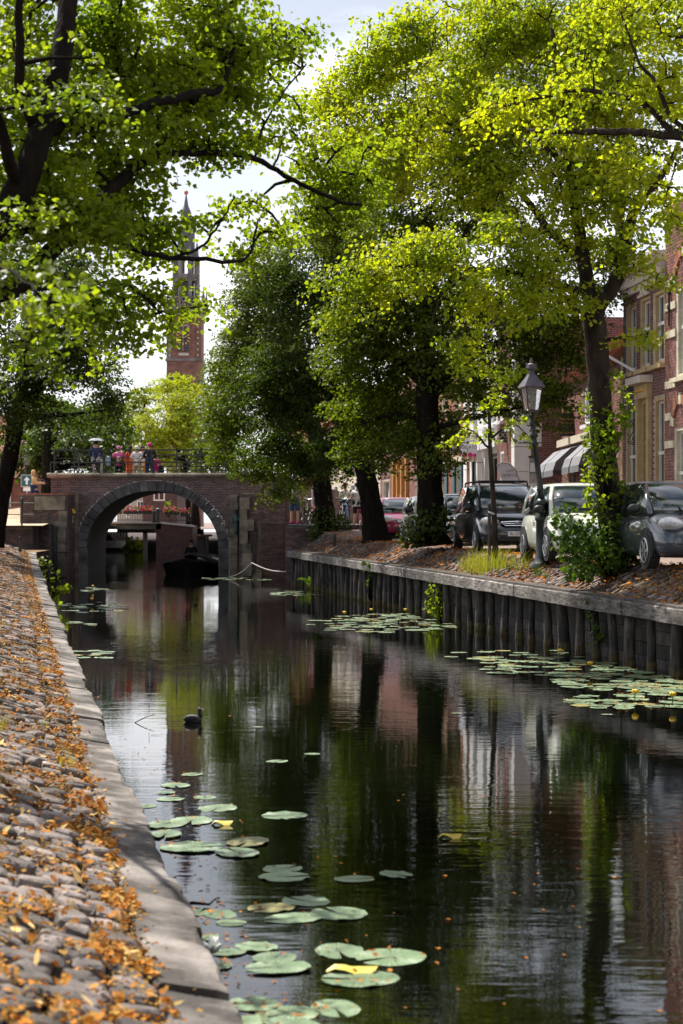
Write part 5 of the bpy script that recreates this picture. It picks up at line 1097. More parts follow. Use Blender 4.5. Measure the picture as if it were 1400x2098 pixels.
# far houses on both sides of the canal beyond the bridge
simple_house('corner_house', 'red brick house with diamond brickwork behind the blue arrow sign', Xat(-260, 92), Xat(40, 92), 92, 4.6, 'brick_red', [(Xat(20, 92), Xat(24, 92), 2.4, 4.4), (Xat(-40, 92), Xat(-10, 92), 2.6, 4.4)], roof='tile_red')
simple_house('street_end_house', 'cream house closing the street beyond the shaded trees', Xat(600, 118), Xat(712, 118), 118, 8, 'cream_paint', [(Xat(612+k*22, 118), Xat(622+k*22, 118), 2.6, 4.4) for k in range(4)], roof='tile_red')
# signs and small street things
for (px0, px1, y0, y1, d, lab) in ((917, 944, 905, 929, 65, 'black square sign with gold letters beside the ice cream sign'), (1023, 1048, 878, 906, 58.5, 'black sign with gold letters behind the young tree')):
    b, c, w_, h_ = board('shop_sign', lab, px0, px1, y0, y1, d, 'sign_black', bracket=.35); 
    text('LXRY', c+Vector((0, 0, 0)), h_*.52, 'sign_cream', b); text('complete', c+Vector((0, 0, h_*.33)), h_*.2, 'sign_white', b); text('SKI & MODE', c+Vector((0, 0, -h_*.33)), h_*.17, 'sign_white', b)
b, c, w_, h_ = board('shop_banner', 'tall black banner with gold monogram above the square sign', 917, 944, 845, 900, 65.2, 'sign_black', bracket=.35); text('dp', c+Vector((0, 0, h_*.32)), .24, 'sign_cream', b)
b, c, w_, h_ = board('ice_cream_sign', 'white ice cream sign with three pink scoops in cones', 945, 978, 897, 946, 63, 'sign_white', bracket=.3)
text('GELATO', c+Vector((0, 0, h_*.10)), w_*.27, 'sign_black', b); text('- - -   - -', c+Vector((0, 0, -h_*.06)), w_*.12, 'sign_black', b)
for k, (dx, s_) in enumerate(((-.17, .9), (.04, 1.05), (.2, .75))):
    p = c+Vector((dx, -.004, -h_*.28)); MB().prism([p+Vector((-.075*s_, 0, 0)), p+Vector((-.03*s_, 0, -.19)), p+Vector((.03*s_, 0, -.19)), p+Vector((.075*s_, 0, 0))], (0, -.004, 0)).build('cone', 'cone_tan', b)
    MB().ball(p+Vector((0, 0, .055*s_)), (.085*s_, .008, .085*s_), 12, 8).build('scoop', 'sign_pink', b)
fl = thing('beach_flag', 'white and lilac feather flag with mirrored lettering behind the black car roof', 'flag', W(1060, 1115, 52)); pts = [(1018, 953), (1030, 948), (1044, 951), (1056, 964), (1064, 985), (1066, 1020), (1034, 1020), (1030, 990)]
MB().prism([W(x, y, 52) for x, y in pts], (0, .012, 0)).build('cloth', 'lilac', fl)
MB().tube([W(1018, 953, 51.98), W(1030, 947, 51.98), W(1045, 950, 51.98), W(1057, 963, 51.98), W(1065, 985, 51.98), W(1067, 1113, 51.98)], .02, 6).build('pole', 'mortar', fl)
text('Vers', W(1045, 964, 51.97), .13, 'awning_light', fl, mirror=True); text('SCHEPIJS', W(1045, 974, 51.97), .12, 'awning_light', fl, mirror=True)
b, c, w_, h_ = board('parking_board', 'grey notice panel with green framed card beside the white quoins', 1084, 1099, 938, 990, 56, 'mortar', cat='panel')
MB().box(c+Vector((0, -.01, .1)), (w_*.7, .02, .3)).build('card', 'sign_white', b); MB().box(c+Vector((0, -.006, .1)), (w_*.8, .02, .36)).build('card_frame', 'shutter_blue', b)
MB().box(c+Vector((0, 0, h_/2+.03)), (w_+.04, .1, .06)).build('hood', 'iron_black', b)
b = thing('arrow_sign', 'blue square traffic sign with white upward arrow beside the walker', 'sign', W(60, 1030, 84)); c = W(55.5, 985, 84)
MB().box(c, (.56, .04, .56)).build('panel', 'sign_white', b); MB().box(c-Vector((0, .012, 0)), (.52, .04, .52)).build('face', 'shutter_blue', b)
q = c-Vector((0, .036, 0)); MB().prism([q+Vector(v) for v in ((-.05, 0, -.18), (.05, 0, -.18), (.05, 0, .02), (.15, 0, .02), (0, 0, .2), (-.15, 0, .02), (-.05, 0, .02))], (0, -.004, 0)).build('arrow', 'sign_white', b)
MB().tube([c+Vector((0, .04, .25)), c+Vector((0, .04, -1.7))], .03, 6).build('post', 'mortar', b); MB().box(c-Vector((0, 0, .4)), (.34, .03, .18)).build('plate', 'sign_white', b)
# ---------------------------------------------------------------- lamps
mat('lantern_roof', (.10, .085, .105), .5, (.06, .05, .065), 8); mat('lantern_frame', (.06, .03, .035), .5)
def glassmat():
    m = bpy.data.materials.new('lantern_glass'); m.use_nodes = True; t = m.node_tree; N = t.nodes; b = N['Principled BSDF']; b.inputs['Base Color'].default_value = (.9, .92, .9, 1); b.inputs['Roughness'].default_value = .12; b.inputs['IOR'].default_value = 1.1
    b.inputs['Transmission Weight'].default_value = .82; b.inputs['Specular IOR Level'].default_value = .6; M['lantern_glass'] = m
glassmat()
def lantern(parent, c, s, rz=.25):
    """c = underside centre of the lantern"""
    c = Vector(c); rb, rt2, h = .20*s, .31*s, .62*s
    MB().lathe([(rb, 0), (rb*1.08, .03*s), (.05*s, .03*s)], c, 4, rz=math.pi/4+rz).build('lantern_base', 'lantern_frame', parent)
    def cr(r, k, z): a = math.pi/4+rz+k*math.pi/2; return c+Vector((r*math.cos(a), r*math.sin(a), z))
    for k in range(4):
        MB().tube([cr(rb*1.02, k, .03*s), cr(rt2, k, h)], .016*s, 5).build('lantern_bar', 'lantern_frame', parent)
        MB().bar(cr(rt2, k, h), cr(rt2, k+1, h), .025*s, .03*s).build('lantern_bar', 'lantern_frame', parent)
        MB().add([cr(rb, k, .04*s), cr(rb, k+1, .04*s), cr(rt2*.97, k+1, h), cr(rt2*.97, k, h)], [(0, 1, 2, 3)]).build('pane', 'lantern_glass', parent)
    MB().lathe([(rt2*1.28, h), (rt2*1.25, h+.03*s), (.10*s, h+.36*s), (.09*s, h+.44*s)], c, 4, rz=math.pi/4+rz).build('lantern_roof', 'lantern_roof', parent)
    MB().lathe([(.10*s, 0), (.14*s, .06*s), (.12*s, .16*s), (.05*s, .2*s), (.05*s, .25*s), (.015*s, .34*s)], c+Vector((0, 0, h+.44*s)), 9).build('finial', 'lantern_roof', parent)
    MB().lathe([(.03*s, .05*s), (.03*s, .2*s)], c, 7).build('lamp_holder', 'orange_wood', parent); MB().ball(c+Vector((0, 0, .28*s)), (.05*s, .05*s, .08*s), 8, 6).build('bulb', 'sign_white', parent)
d = 36.2; bz = verge(d, Xat(1110, d)-Rx(d)).z
lp = thing('street_lamp', 'dark green cast iron street lamp with square lantern on the near verge', 'street lamp', (Xat(1110, d), d, bz))
c = Vector((Xat(1110, d), d, bz)); tilt = Vector((-.22, 0, 3.05))
MB().lathe([(.20, -.1), (.20, .08), (.17, .1), (.15, .18), (.12, .22), (.115, .95), (.14, .98), (.14, 1.04), (.10, 1.08), (.10, 1.28), (.13, 1.31), (.13, 1.36), (.08, 1.42)], c, 14).build('base', 'iron_green', lp, smooth=True)
n_ = [(.075, 1.40), (.07, 1.6), (.085, 1.62), (.065, 1.66), (.05, 2.62), (.075, 2.64), (.075, 2.69), (.05, 2.72), (.05, 2.8), (.09, 2.84), (.09, 2.88), (.05, 2.92), (.045, 3.1), (.07, 3.13), (.04, 3.17), (.05, 3.3)]
mb = MB(); mb.lathe(n_, (0, 0, 0), 12); mb.v = [(c.x+v[0]-.21*(v[2]-1.4)/1.9, c.y+v[1], c.z+1.4+(v[2]-1.4)*.905) for v in mb.v]; mb.build('column', 'iron_green', lp, smooth=True)
t = c+Vector((-.21, 0, 3.12)); MB().bar(t+Vector((-.28, 0, -.55)), t+Vector((.28, 0, -.55)), .025, .025).build('ladder_bar', 'iron_green', lp)
for k in range(4): a = math.pi/4+.25+k*math.pi/2; MB().tube([t+Vector((0, 0, -.05)), t+Vector((.12*math.cos(a), .12*math.sin(a), .04)), t+Vector((.19*math.cos(a), .19*math.sin(a), .12))], .014, 5).build('lantern_bracket', 'iron_green', lp)
lantern(lp, t+Vector((0, 0, .1)), .79)
d = 88; lp = thing('street_lamp', 'distant lantern on a green post above the blue arrow sign', 'street lamp', W(55, 1030, d)); c = W(55, 1030, d)
MB().lathe([(.12, 0), (.08, .5), (.06, 1.6), (.09, 1.65), (.05, 1.7), (.05, 1.85)], c, 9).build('column', 'iron_green', lp); lantern(lp, c+Vector((0, 0, 1.85)), .95)
lp = thing('wall_lantern', 'purple grey wall lantern on a black scroll bracket by the front door', 'wall lamp', W(1297, 890, 43.6)); c = W(1288, 832, 43.6)
lantern(lp, c, .62, .1)
sp = lambda cx_, cy_, r0, r1, a0, a1, n=18: [W(cx_+(r0+(r1-r0)*i/n)*math.cos(a0+(a1-a0)*i/n), cy_+(r0+(r1-r0)*i/n)*math.sin(a0+(a1-a0)*i/n), 43.6) for i in range(n+1)]
sc_ = MB(); sc_.tube(sp(1292, 869, 1.5, 8, 0, 9.5), .014, 5).tube([W(1299, 872, 43.6), W(1298, 885, 43.6), W(1289, 897, 43.6), W(1287, 905, 43.6), W(1296, 911, 43.6), W(1306, 910, 43.6)], .014, 5).tube(sp(1300, 900, 1.5, 8, 0, 9), .012, 5).tube([W(1290, 861, 43.6), W(1310, 861, 43.6)], .014, 5).tube([W(1306, 885, 43.6), W(1309, 905, 43.6), W(1306, 918, 43.6)], .014, 5).tube([W(1288, 862, 43.6), W(1288, 832, 43.6)], .016, 5)
sc_.build('scroll_bracket', 'iron_black', lp)
# flower basket hung on the shaded lamp pole
pb = thing('hanging_basket', 'pink flower basket on a pole among the shaded leaves by the bridge', 'flower basket', W(636, 985, 71)); c = W(636, 975, 71)
MB().tube([W(640, 1075, 71.2), W(640, 960, 71.2)], .03, 6).build('pole', 'white_paint', pb); m_ = MB()
for _ in range(70): m_.ball(c+Vector((random.gauss(0, .12), random.gauss(0, .12), random.gauss(0, .2))), random.uniform(.04, .07), 5, 4)
m_.build('blossoms', 'sign_pink', pb, kind='stuff')
# ================================================================ cars
mat('tyre', (.018, .018, .02), .8); mat('rim', (.45, .46, .48), .35, (.35, .36, .38), 5, metal=.8); mat('trim_black', (.014, .014, .016), .5); mat('chrome', (.7, .71, .73), .15, (.6, .6, .62), 5, metal=1)
mat('headlamp', (.85, .86, .88), .08, (.55, .57, .6), 14, spec=.8, coat=.8); mat('amber', (.7, .28, .03), .2)
mat('car_glass', (.02, .032, .034), .02, (.012, .02, .022), 2, spec=1.0, coat=1.0)
mat('plate', (.75, .75, .75), .5); mat('badge_blue', (.02, .06, .30), .25)
def carpaint(n, c, metal=.25): return mat(n, c, .28, tuple(v*.92 for v in c), 2, metal=metal, coat=1.0, spec=.5)
def subsurf(o, lv=1):
    m = o.modifiers.new('Subdivision', 'SUBSURF'); m.levels = lv; m.render_levels = lv; return o
def car(label, pos, rz, L, Wd, H, paint, belt=.98, hood=.86, ws=1.0, rf=1.75, rr=.95, rearx=.35, rails=False, badge=None, plate=None, grille='bar', lamp_z=.70, lamp=(.2, .2, .105), tumble=.74, group='cars parked along the canal street'):
    c = thing('parked_car', label, 'car', pos, rz, group); w = Wd/2; f0 = -L/2
    def ring(y, k, zl, zt_):
        ww = w*k; h = [(0, zt_+.025), (.5*ww, zt_+.02), (.8*ww, zt_-.01), (.93*ww, zt_-.07), (.985*ww, zt_-.2), (1.0*ww, (zt_+zl)/2), (.985*ww, zl+.16), (.93*ww, zl+.03), (.8*ww, zl), (0, zl)]
        return [Vector((x, y, z)) for x, z in h]+[Vector((-x, y, z)) for x, z in reversed(h[1:-1])]
    B = MB().loft([ring(f0, .60, .36, .54), ring(f0+.05, .80, .25, .64), ring(f0+.2, .92, .2, hood-.12), ring(f0+.45, .975, .19, hood-.03), ring(f0+ws*.9, 1, .19, hood+.07), ring(f0+ws*1.15, 1, .19, belt), ring(0, 1, .19, belt), ring(L/2-.9, 1, .2, belt+.02), ring(L/2-.3, .965, .22, belt+.02), ring(L/2-.07, .9, .27, belt-.05), ring(L/2, .8, .36, belt-.22)])
    body = subsurf(B.build('body', paint, c, smooth=True, local=True))
    # greenhouse
    def plan(k, yf, yr, z, bow):
        ww = w*k; return [Vector(v) for v in ((0, yf-bow, z), (.55*ww, yf-bow*.75, z), (.93*ww, yf+.06, z), (ww, yf+.35, z), (ww, (yf+yr)/2, z), (ww*.99, yr-.3, z), (.9*ww, yr-.04, z), (.5*ww, yr+.03, z), (0, yr+.05, z), (-.5*ww, yr+.03, z), (-.9*ww, yr-.04, z), (-ww*.99, yr-.3, z), (-ww, (yf+yr)/2, z), (-ww, yf+.35, z), (-.93*ww, yf+.06, z), (-.55*ww, yf-bow*.75, z))]
    y0, y1, ym = f0+ws, L/2-.12, f0+rf; y2 = L/2-rearx
    g0 = plan(.93, y0, y1, belt-.04, .12); gm = plan(.86, (y0*.5+ym*.5), (y1+y2)/2, (belt+H)/2-.02, .12); g1 = plan(tumble, ym, y2, H-.085, .12)
    MB().loft([g0, gm, g1]).build('windows', 'car_glass', c, smooth=True, local=True)
    r2 = plan(tumble*.9, ym+.12, y2-.1, H-.02, .12); r3 = plan(tumble*.45, ym+.5, y2-.5, H+.005, .1)
    gx = plan(tumble*1.012, ym-.03, y2+.02, H-.1, .125); subsurf(MB().loft([gx, g1, r2, r3]).build('roof', paint, c, smooth=True, local=True))
    def rail3(i, r_, m_, nm, s0=1.004):
        for j in i:
            MB().tube([g0[j]*1, gm[j]*1, g1[j]*1], [r_*1.2, r_, r_], 6).build(nm, m_, c, local=True, smooth=True)
    rail3((2, 14), .045, paint, 'pillar'); rail3((4, 12), .035, 'trim_black', 'pillar'); rail3((6, 10), .06, paint, 'pillar')
    MB().tube([g0[0]+Vector((-.5*w, -.05, .03)), g0[0]+Vector((.0, -.06, .035)), g0[0]+Vector((.35*w, -.0, .06))], .012, 5).build('wiper', 'trim_black', c, local=True)
    # front details
    for s in (-1, 1):
        rot = Matrix.Rotation(s*.55, 3, 'Z') @ Matrix.Rotation(-.28, 3, 'X')
        hl = MB().ball((s*w*.70, f0+.20, lamp_z), lamp, 14, 8, rot).build('headlight', 'headlamp', c, local=True, smooth=True)
        MB().ball((s*w*.64, f0+.075, lamp_z-.005), (.055, .03, .055), 10, 6).build('lens', 'chrome', hl, local=True, smooth=True)
        MB().ball((s*w*.80, f0+.16, lamp_z-.02), (.035, .03, .03), 8, 5).build('indicator', 'amber', hl, local=True)
        m_ = MB().ball((s*(w+.10), y0+.28, belt+.06), (.115, .075, .085), 12, 8).build('mirror', 'trim_black' if paint != 'car_maroon' else paint, c, local=True, smooth=True)
        MB().bar((s*(w-.04), y0+.28, belt), (s*(w+.06), y0+.28, belt+.04), .06, .04).build('mirror_arm', 'trim_black', m_, local=True)
        for yy in (f0+.78, L/2-.72):
            wh = MB(); 
            r_ = .315
            def cyl(r0, x0, x1, n=20):
                vs = [(x0 if q < n else x1, yy+r0*math.cos(2*math.pi*(q % n)/n), r_+r0*math.sin(2*math.pi*(q % n)/n)) for q in range(2*n)]; wh.add(vs, [tuple(range(n-1, -1, -1)), tuple(range(n, 2*n))]+[(k, (k+1) % n, n+(k+1) % n, n+k) for k in range(n)])
            MBa = MB(); n = 20; R1 = r_+.055
            vs = [(s*(w+.003), yy+R1*math.cos(a), max(.19, r_+.02+R1*math.sin(a))) for a in np.linspace(0, 2*math.pi, n, endpoint=False)]; MBa.add(vs+[(v[0]-s*.05, v[1], v[2]) for v in vs], [tuple(range(n)), ]+[(k, (k+1) % n, n+(k+1) % n, n+k) for k in range(n)]); MBa.build('wheel_arch', 'trim_black', c, local=True)
            cyl(r_, s*(w-.17), s*(w+.012)); ty_ = wh.build('wheel', 'tyre', c, local=True, smooth=False)
            wh = MB(); cyl(r_*.66, s*(w-.0), s*(w+.017)); rm = wh.build('rim', 'trim_black', ty_, local=True)
            sp_ = MB()
            for q in range(6): a = q*math.pi/3; sp_.bar((s*(w+.022), yy, r_), (s*(w+.022), yy+r_*.63*math.cos(a), r_+r_*.63*math.sin(a)), .055, .016, up=(1, 0, 0))
            sp_.tube([(s*(w+.02), yy+r_*.64*math.cos(a), r_+r_*.64*math.sin(a)) for a in np.linspace(0, 2*math.pi, 21)], .016, 5); sp_.build('spokes', 'rim', ty_, local=True)
        # door seams and handle
        MB().bar((s*(w+.001), -.15, .32), (s*(w-.012), -.15, belt-.08), .008, .012, up=(1, 0, 0)).build('door_seam', 'trim_black', c, local=True)
        MB().bar((s*(w+.012), .1, belt-.17), (s*(w+.012), .28, belt-.17), .03, .035).build('door_handle', paint, c, local=True)
    MB().prism([(-w*.52, f0-.012, .30), (w*.52, f0-.012, .30), (w*.46, f0-.012, .42), (-w*.46, f0-.012, .42)], (0, .1, 0)).build('lower_grille', 'trim_black', c, local=True)
    gz = lamp_z-.04
    gp = [(-w*.44, f0+.03, gz+.035), (-w*.34, f0+.0, gz-.05), (w*.34, f0+.0, gz-.05), (w*.44, f0+.03, gz+.035), (0, f0+.0, gz+.055)]
    gr = MB().prism(gp, (0, .08, 0)).build('grille', 'trim_black', c, local=True)
    MB().tube([Vector(v)+Vector((0, -.004, 0)) for v in gp+[gp[0]]], .012, 5).build('grille_surround', 'chrome', gr, local=True)
    MB().tube([Vector((-w*.36, f0-.006, gz+.0)), Vector((w*.36, f0-.006, gz+.0))], .009, 5).build('grille_bar', 'chrome', gr, local=True)
    if badge: 
        MB().ball((0, f0-.01, gz+.005), (.085, .015, .036), 14, 6).build('badge_rim', 'chrome', c, local=True, smooth=True); MB().ball((0, f0-.016, gz+.005), (.075, .014, .029), 14, 6).build('badge', 'badge_blue', c, local=True, smooth=True)
        ltext(badge, (0, f0-.032, gz+.004), .045, 'plate', c, shear=.3)
    else: MB().ball((0, f0-.008, gz+.01), (.05, .015, .05), 12, 6).build('badge', 'chrome', c, local=True, smooth=True)
    MB().box((0, f0-.022, .47), (.50, .02, .115)).build('number_plate', 'plate', c, local=True)
    if plate: ltext(plate, (0, f0-.034, .47), .095, 'trim_black', c)
    if rails:
        for s in (-1, 1): MB().tube([(s*w*.66, ym+.15, H-.05), (s*w*.67, ym+.3, H+.05), (s*w*.67, y2-.3, H+.05), (s*w*.66, y2-.12, H-.05)], .022, 6).build('roof_rail', 'trim_black', c, local=True)
        for yy in (ym+.45, y2-.8): MB().tube([(-w*.66, yy, H+.06), (w*.66, yy, H+.06)], .02, 6).build('roof_bar', 'trim_black', c, local=True)
    return c
def ltext(s, loc, size, m, parent, shear=0):
    o = text(s, Vector(loc)+BASE[parent.as_pointer()], size, m, parent, shear=shear); return o
carpaint('car_grey', (.055, .065, .078)); carpaint('car_cream', (.70, .71, .61), .05); carpaint('car_black', (.006, .007, .012)); carpaint('car_green', (.010, .022, .018)); carpaint('car_maroon', (.24, .006, .055)); carpaint('car_pale', (.45, .48, .36), .05)
def place(px, d, L, rz, Wd):
    """front canal-side lower corner at pixel column px and depth d"""
    rot = Matrix.Rotation(rz, 3, 'Z'); return Vector((Xat(px, d), d, zs(d)+.01)) - rot @ Vector((-Wd/2, -L/2, 0))
rz = UANG*.75
car('dark grey hatchback with black mirrors parked nearest beside the bush', place(1352, 28.9, 3.9, rz, 1.72), rz, 3.9, 1.72, 1.53, 'car_grey', belt=.96, hood=.84, ws=.82, rf=1.55, rearx=.5, lamp=(.22, .24, .11), lamp_z=.76)
rz = .10
car('cream small car behind the street lamp and large bush', place(1137, 35.0, 3.8, rz, 1.70), rz, 3.8, 1.70, 1.62, 'car_cream', belt=1.0, hood=.90, ws=.75, rf=1.35, rearx=.35)
rz = .085
car('black people carrier with roof bars behind the young staked tree', place(984, 42.6, 4.8, rz, 1.86), rz, 4.8, 1.86, 1.74, 'car_black', belt=1.06, hood=.94, ws=.95, rf=1.8, rearx=.3, rails=True, badge='Ford', plate='BL·122582', lamp_z=.76, lamp=(.24, .26, .11), tumble=.78)
rz = .10
car('dark green small car between the shaded trunk and the black people carrier', place(914, 50.2, 3.9, rz, 1.68), rz, 3.9, 1.68, 1.55, 'car_green', belt=.98, hood=.88, ws=.9, rf=1.5, rearx=.3)
rz = .12
car('pale green small car mostly hidden behind the thick trunk', place(853, 55.6, 3.6, rz, 1.62), rz, 3.6, 1.62, 1.52, 'car_pale', belt=.97, hood=.86, ws=.8, rf=1.35, rearx=.35, lamp=(.12, .12, .12))
rz = .12
car('crimson hatchback parked behind the leaning trunk', place(783, 61.5, 4.0, rz, 1.72), rz, 4.0, 1.72, 1.5, 'car_maroon', belt=.95, hood=.84, ws=.95, rf=1.65, rearx=.4, lamp=(.24, .26, .11))
# ================================================================ people
mat('skin', (.50, .27, .19), .55, (.42, .22, .15), 6); 
for n_, c_ in (('navy', (.012, .03, .11)), ('beige', (.48, .36, .23)), ('tan_knit', (.62, .40, .20)), ('pink', (.58, .10, .30)), ('magenta', (.50, .02, .16)), ('cloth_black', (.010, .010, .013)), ('orange_cloth', (.62, .10, .02)), ('cloth_white', (.70, .68, .66)), ('denim', (.02, .07, .16)), ('blond', (.55, .36, .16)), ('dark_hair', (.025, .015, .012)), ('grey_cloth', (.30, .31, .36)), ('pale_blue', (.38, .50, .60)), ('teal', (.02, .08, .08)), ('light_trouser', (.55, .5, .47)), ('yellow_cloth', (.7, .42, .03))): mat(n_, c_, .85, tuple(v*.75 for v in c_), 7, .003, 25)
def skin(name, J, E, m, parent, root=0, sub=2):
    """one continuous surface grown over a joint skeleton: J name->(x,y,z,r)"""
    ks = list(J); me = bpy.data.meshes.new(name); me.from_pydata([J[k][:3] for k in ks], [(ks.index(a), ks.index(b)) for a, b in E], [])
    me.materials.append(M[m]); o = bpy.data.objects.new(name, me); col.objects.link(o); o.parent = parent; BASE[o.as_pointer()] = BASE[parent.as_pointer()]
    md = o.modifiers.new('Skin', 'SKIN'); md.use_smooth_shade = True; md.branch_smoothing = .4
    sv = me.skin_vertices[0].data
    for i, k in enumerate(ks):
        r = J[k][3]; sv[i].radius = r if hasattr(r, '__len__') else (r, r); sv[i].use_root = (i == root)
    s_ = o.modifiers.new('Subdivision', 'SUBSURF'); s_.levels = sub-1; s_.render_levels = sub-1
    return o
def person(label, pos, rz, h=1.72, top='navy', bottom='beige', hair='dark_hair', shoes='cloth_black', pose='stand', sleeve='long', legs='long', arms=None, hood=False, long_hair=False, skirt=None, group=None):
    p = thing('person', label, 'person', pos, rz, group); k = h/1.72
    J = {'pelvis': (0, 0, .95, .125), 'spine': (0, .01, 1.12, .115), 'chest': (0, .01, 1.31, .14), 'neck': (0, .01, 1.46, .055), 'jaw': (0, -.01, 1.53, .065), 'head': (0, .0, 1.61, .092), 'crown': (0, .01, 1.675, .06), 'nose': (0, -.115, 1.585, .013)}
    E = [('pelvis', 'spine'), ('spine', 'chest'), ('chest', 'neck'), ('neck', 'jaw'), ('jaw', 'head'), ('head', 'crown'), ('head', 'nose')]
    A = arms or {'l': ((.25, .02, 1.10), (.25, -.10, .87)), 'r': ((-.25, .02, 1.10), (-.25, -.10, .87))}
    for s, q in ((1, 'l'), (-1, 'r')):
        el, wr = A[q]; J['sh'+q] = (.175*s, .01, 1.385, .062); J['el'+q] = (*el, .044); J['wr'+q] = (*wr, .032)
        dv = (Vector(wr)-Vector(el)).normalized(); hp = Vector(wr)+dv*.075; J['palm'+q] = (*hp, .036)
        E += [('chest', 'sh'+q), ('sh'+q, 'el'+q), ('el'+q, 'wr'+q), ('wr'+q, 'palm'+q)]
        side = dv.cross(Vector((0, 1, .2))).normalized()
        for fi in range(4):
            t_ = hp+dv*(.085-.012*abs(fi-1.3))+side*(fi-1.5)*.022+Vector((0, -.02, 0)); J[f'f{fi}{q}'] = (*t_, .009); E.append(('palm'+q, f'f{fi}{q}'))
        t_ = hp+side*.055+dv*.02+Vector((0, -.03, 0)); J['th'+q] = (*t_, .010); E.append(('palm'+q, 'th'+q))
        if pose == 'sit':
            J['hip'+q] = (.10*s, 0, .90, .095); J['kn'+q] = (.17*s, -.40, .86, .066); J['an'+q] = (.17*s, -.40, .42, .045); J['toe'+q] = (.19*s, -.55, .37, .04)
        elif pose == 'walk':
            fw = -s*.22; J['hip'+q] = (.095*s, 0, .92, .095); J['kn'+q] = (.10*s, fw-.05, .50, .062); J['an'+q] = (.10*s, fw*1.5+.08, .10, .042); J['toe'+q] = (.11*s, fw*1.5-.09, .035, .036)
        else:
            J['hip'+q] = (.10*s, 0, .92, .098); J['kn'+q] = (.12*s, -.02, .50, .064); J['an'+q] = (.13*s, .03, .09, .043); J['toe'+q] = (.16*s, -.14, .035, .038)
        E += [('pelvis', 'hip'+q), ('hip'+q, 'kn'+q), ('kn'+q, 'an'+q), ('an'+q, 'toe'+q)]
    sc_ = lambda D, ks, g=0: {a: (D[a][0]*k, D[a][1]*k, D[a][2]*k, (D[a][3]+g)*k) for a in ks}
    skin('body', sc_(J, J), E, 'skin', p)
    Jt = dict(J); Jt['hem'] = (0, 0, .86, .135); ks = ['pelvis', 'hem', 'spine', 'chest', 'shl', 'shr', 'ell', 'elr']; et = [('pelvis', 'spine'), ('pelvis', 'hem'), ('spine', 'chest'), ('chest', 'shl'), ('chest', 'shr'), ('shl', 'ell'), ('shr', 'elr')]
    if sleeve == 'long': ks += ['wrl', 'wrr']; et += [('ell', 'wrl'), ('elr', 'wrr')]
    else:
        for q in 'lr': a, b = Vector(J['sh'+q][:3]), Vector(J['el'+q][:3]); Jt['el'+q] = (*a.lerp(b, .6), .055)
    skin('top', sc_(Jt, ks, .024), et, top, p)
    kb = ['pelvis', 'hipl', 'hipr', 'knl', 'knr']; eb_ = [('pelvis', 'hipl'), ('pelvis', 'hipr'), ('hipl', 'knl'), ('hipr', 'knr')]; Jb = dict(J)
    if legs == 'long': kb += ['anl', 'anr']; eb_ += [('knl', 'anl'), ('knr', 'anr')]
    skin('trousers' if legs == 'long' else 'shorts', sc_(Jb, kb, .022), eb_, bottom, p)
    for q in 'lr':
        a, b = Vector(J['an'+q][:3])*k, Vector(J['toe'+q][:3])*k; m_ = MB().tube([a+Vector((0, .05, -.03)), a+Vector((0, 0, -.01)), b+Vector((0, .03, .01)), b+Vector((0, -.03, 0))], [.045*k, .06*k, .05*k, .03*k], 8); m_.build('shoe', shoes, p, local=True, smooth=True)
    if skirt: MB().lathe([(.30*k, .12*k), (.24*k, .5*k), (.17*k, .95*k), (.13*k, 1.05*k)], (0, 0, 0), 12, sy=.8).build('skirt', skirt, p, local=True, smooth=True)
    hd = Vector((0, .012, 1.63))*k
    MB().ball(hd+Vector((0, .018, .012))*k, Vector((.098, .108, .104))*k, 14, 9).build('hood' if hood else 'hair', top if hood else hair, p, local=True, smooth=True)
    if long_hair: MB().ball(hd+Vector((0, .07, -.12))*k, Vector((.09, .06, .18))*k, 10, 7).build('hair', hair, p, local=True, smooth=True)
    if not hood:
        for s in (-1, 1): MB().ball((s*.033*k, -.088*k, 1.61*k), .011*k, 6, 4).build('eye', 'cloth_black', p, local=True)
        for s in (-1, 1): MB().ball((s*.10*k, .0, 1.59*k), Vector((.014, .026, .035))*k, 6, 5).build('ear', 'skin', p, local=True)
    return p
def backpack(label, p, rz, m, s=1, group=None):
    """p: centre of the pack"""
    b = thing('backpack', label, 'backpack', p, rz)
    subsurf(MB().loft([[Vector((x*w_*s, y*dp*s, z*s)) for x, y in ((-.15, -.08), (.15, -.08), (.13, .09), (-.13, .09))] for z, w_, dp in ((-.24, .8, .8), (-.2, 1.05, 1.1), (.05, 1.05, 1.05), (.2, .85, .8), (.24, .5, .5))]).build('bag', m, b, smooth=True, local=True))
    MB().box((0, .11*s, -.08*s), (.2*s, .05*s, .2*s)).build('pocket', m, b, local=True)
    for sx in (-1, 1): MB().tube([(sx*.09*s, -.08*s, .2*s), (sx*.1*s, -.22*s, .17*s), (sx*.11*s, -.26*s, 0), (sx*.12*s, -.09*s, -.2*s)], .018*s, 5).build('strap', 'cloth_black', b, local=True)
    return b
DZ = 4.02; PI = math.pi
def bp(px, d=76.2): return Vector((Xat(px, d), d, DZ))
up_arms = {'l': ((.28, -.12, 1.22), (.12, -.26, 1.42)), 'r': ((-.28, -.12, 1.22), (-.12, -.26, 1.42))}; fold = {'l': ((.27, -.02, 1.12), (.08, -.22, 1.12)), 'r': ((-.27, -.02, 1.12), (-.08, -.22, 1.12))}
sp0 = bp(197, 75.5)
person('seated person in navy jacket wearing a grey umbrella hat on the bridge', sp0+Vector((0, 0, .06)), PI, 1.74, 'navy', 'light_trouser', 'cloth_black', 'pale_blue', pose='sit', arms=fold)
sd_ = thing('folding_stool', 'dark folding stool under the seated person on the bridge', 'stool', sp0); MB().box(sp0+Vector((0, 0, .80)), (.36, .3, .05)).build('seat', 'cloth_black', sd_)
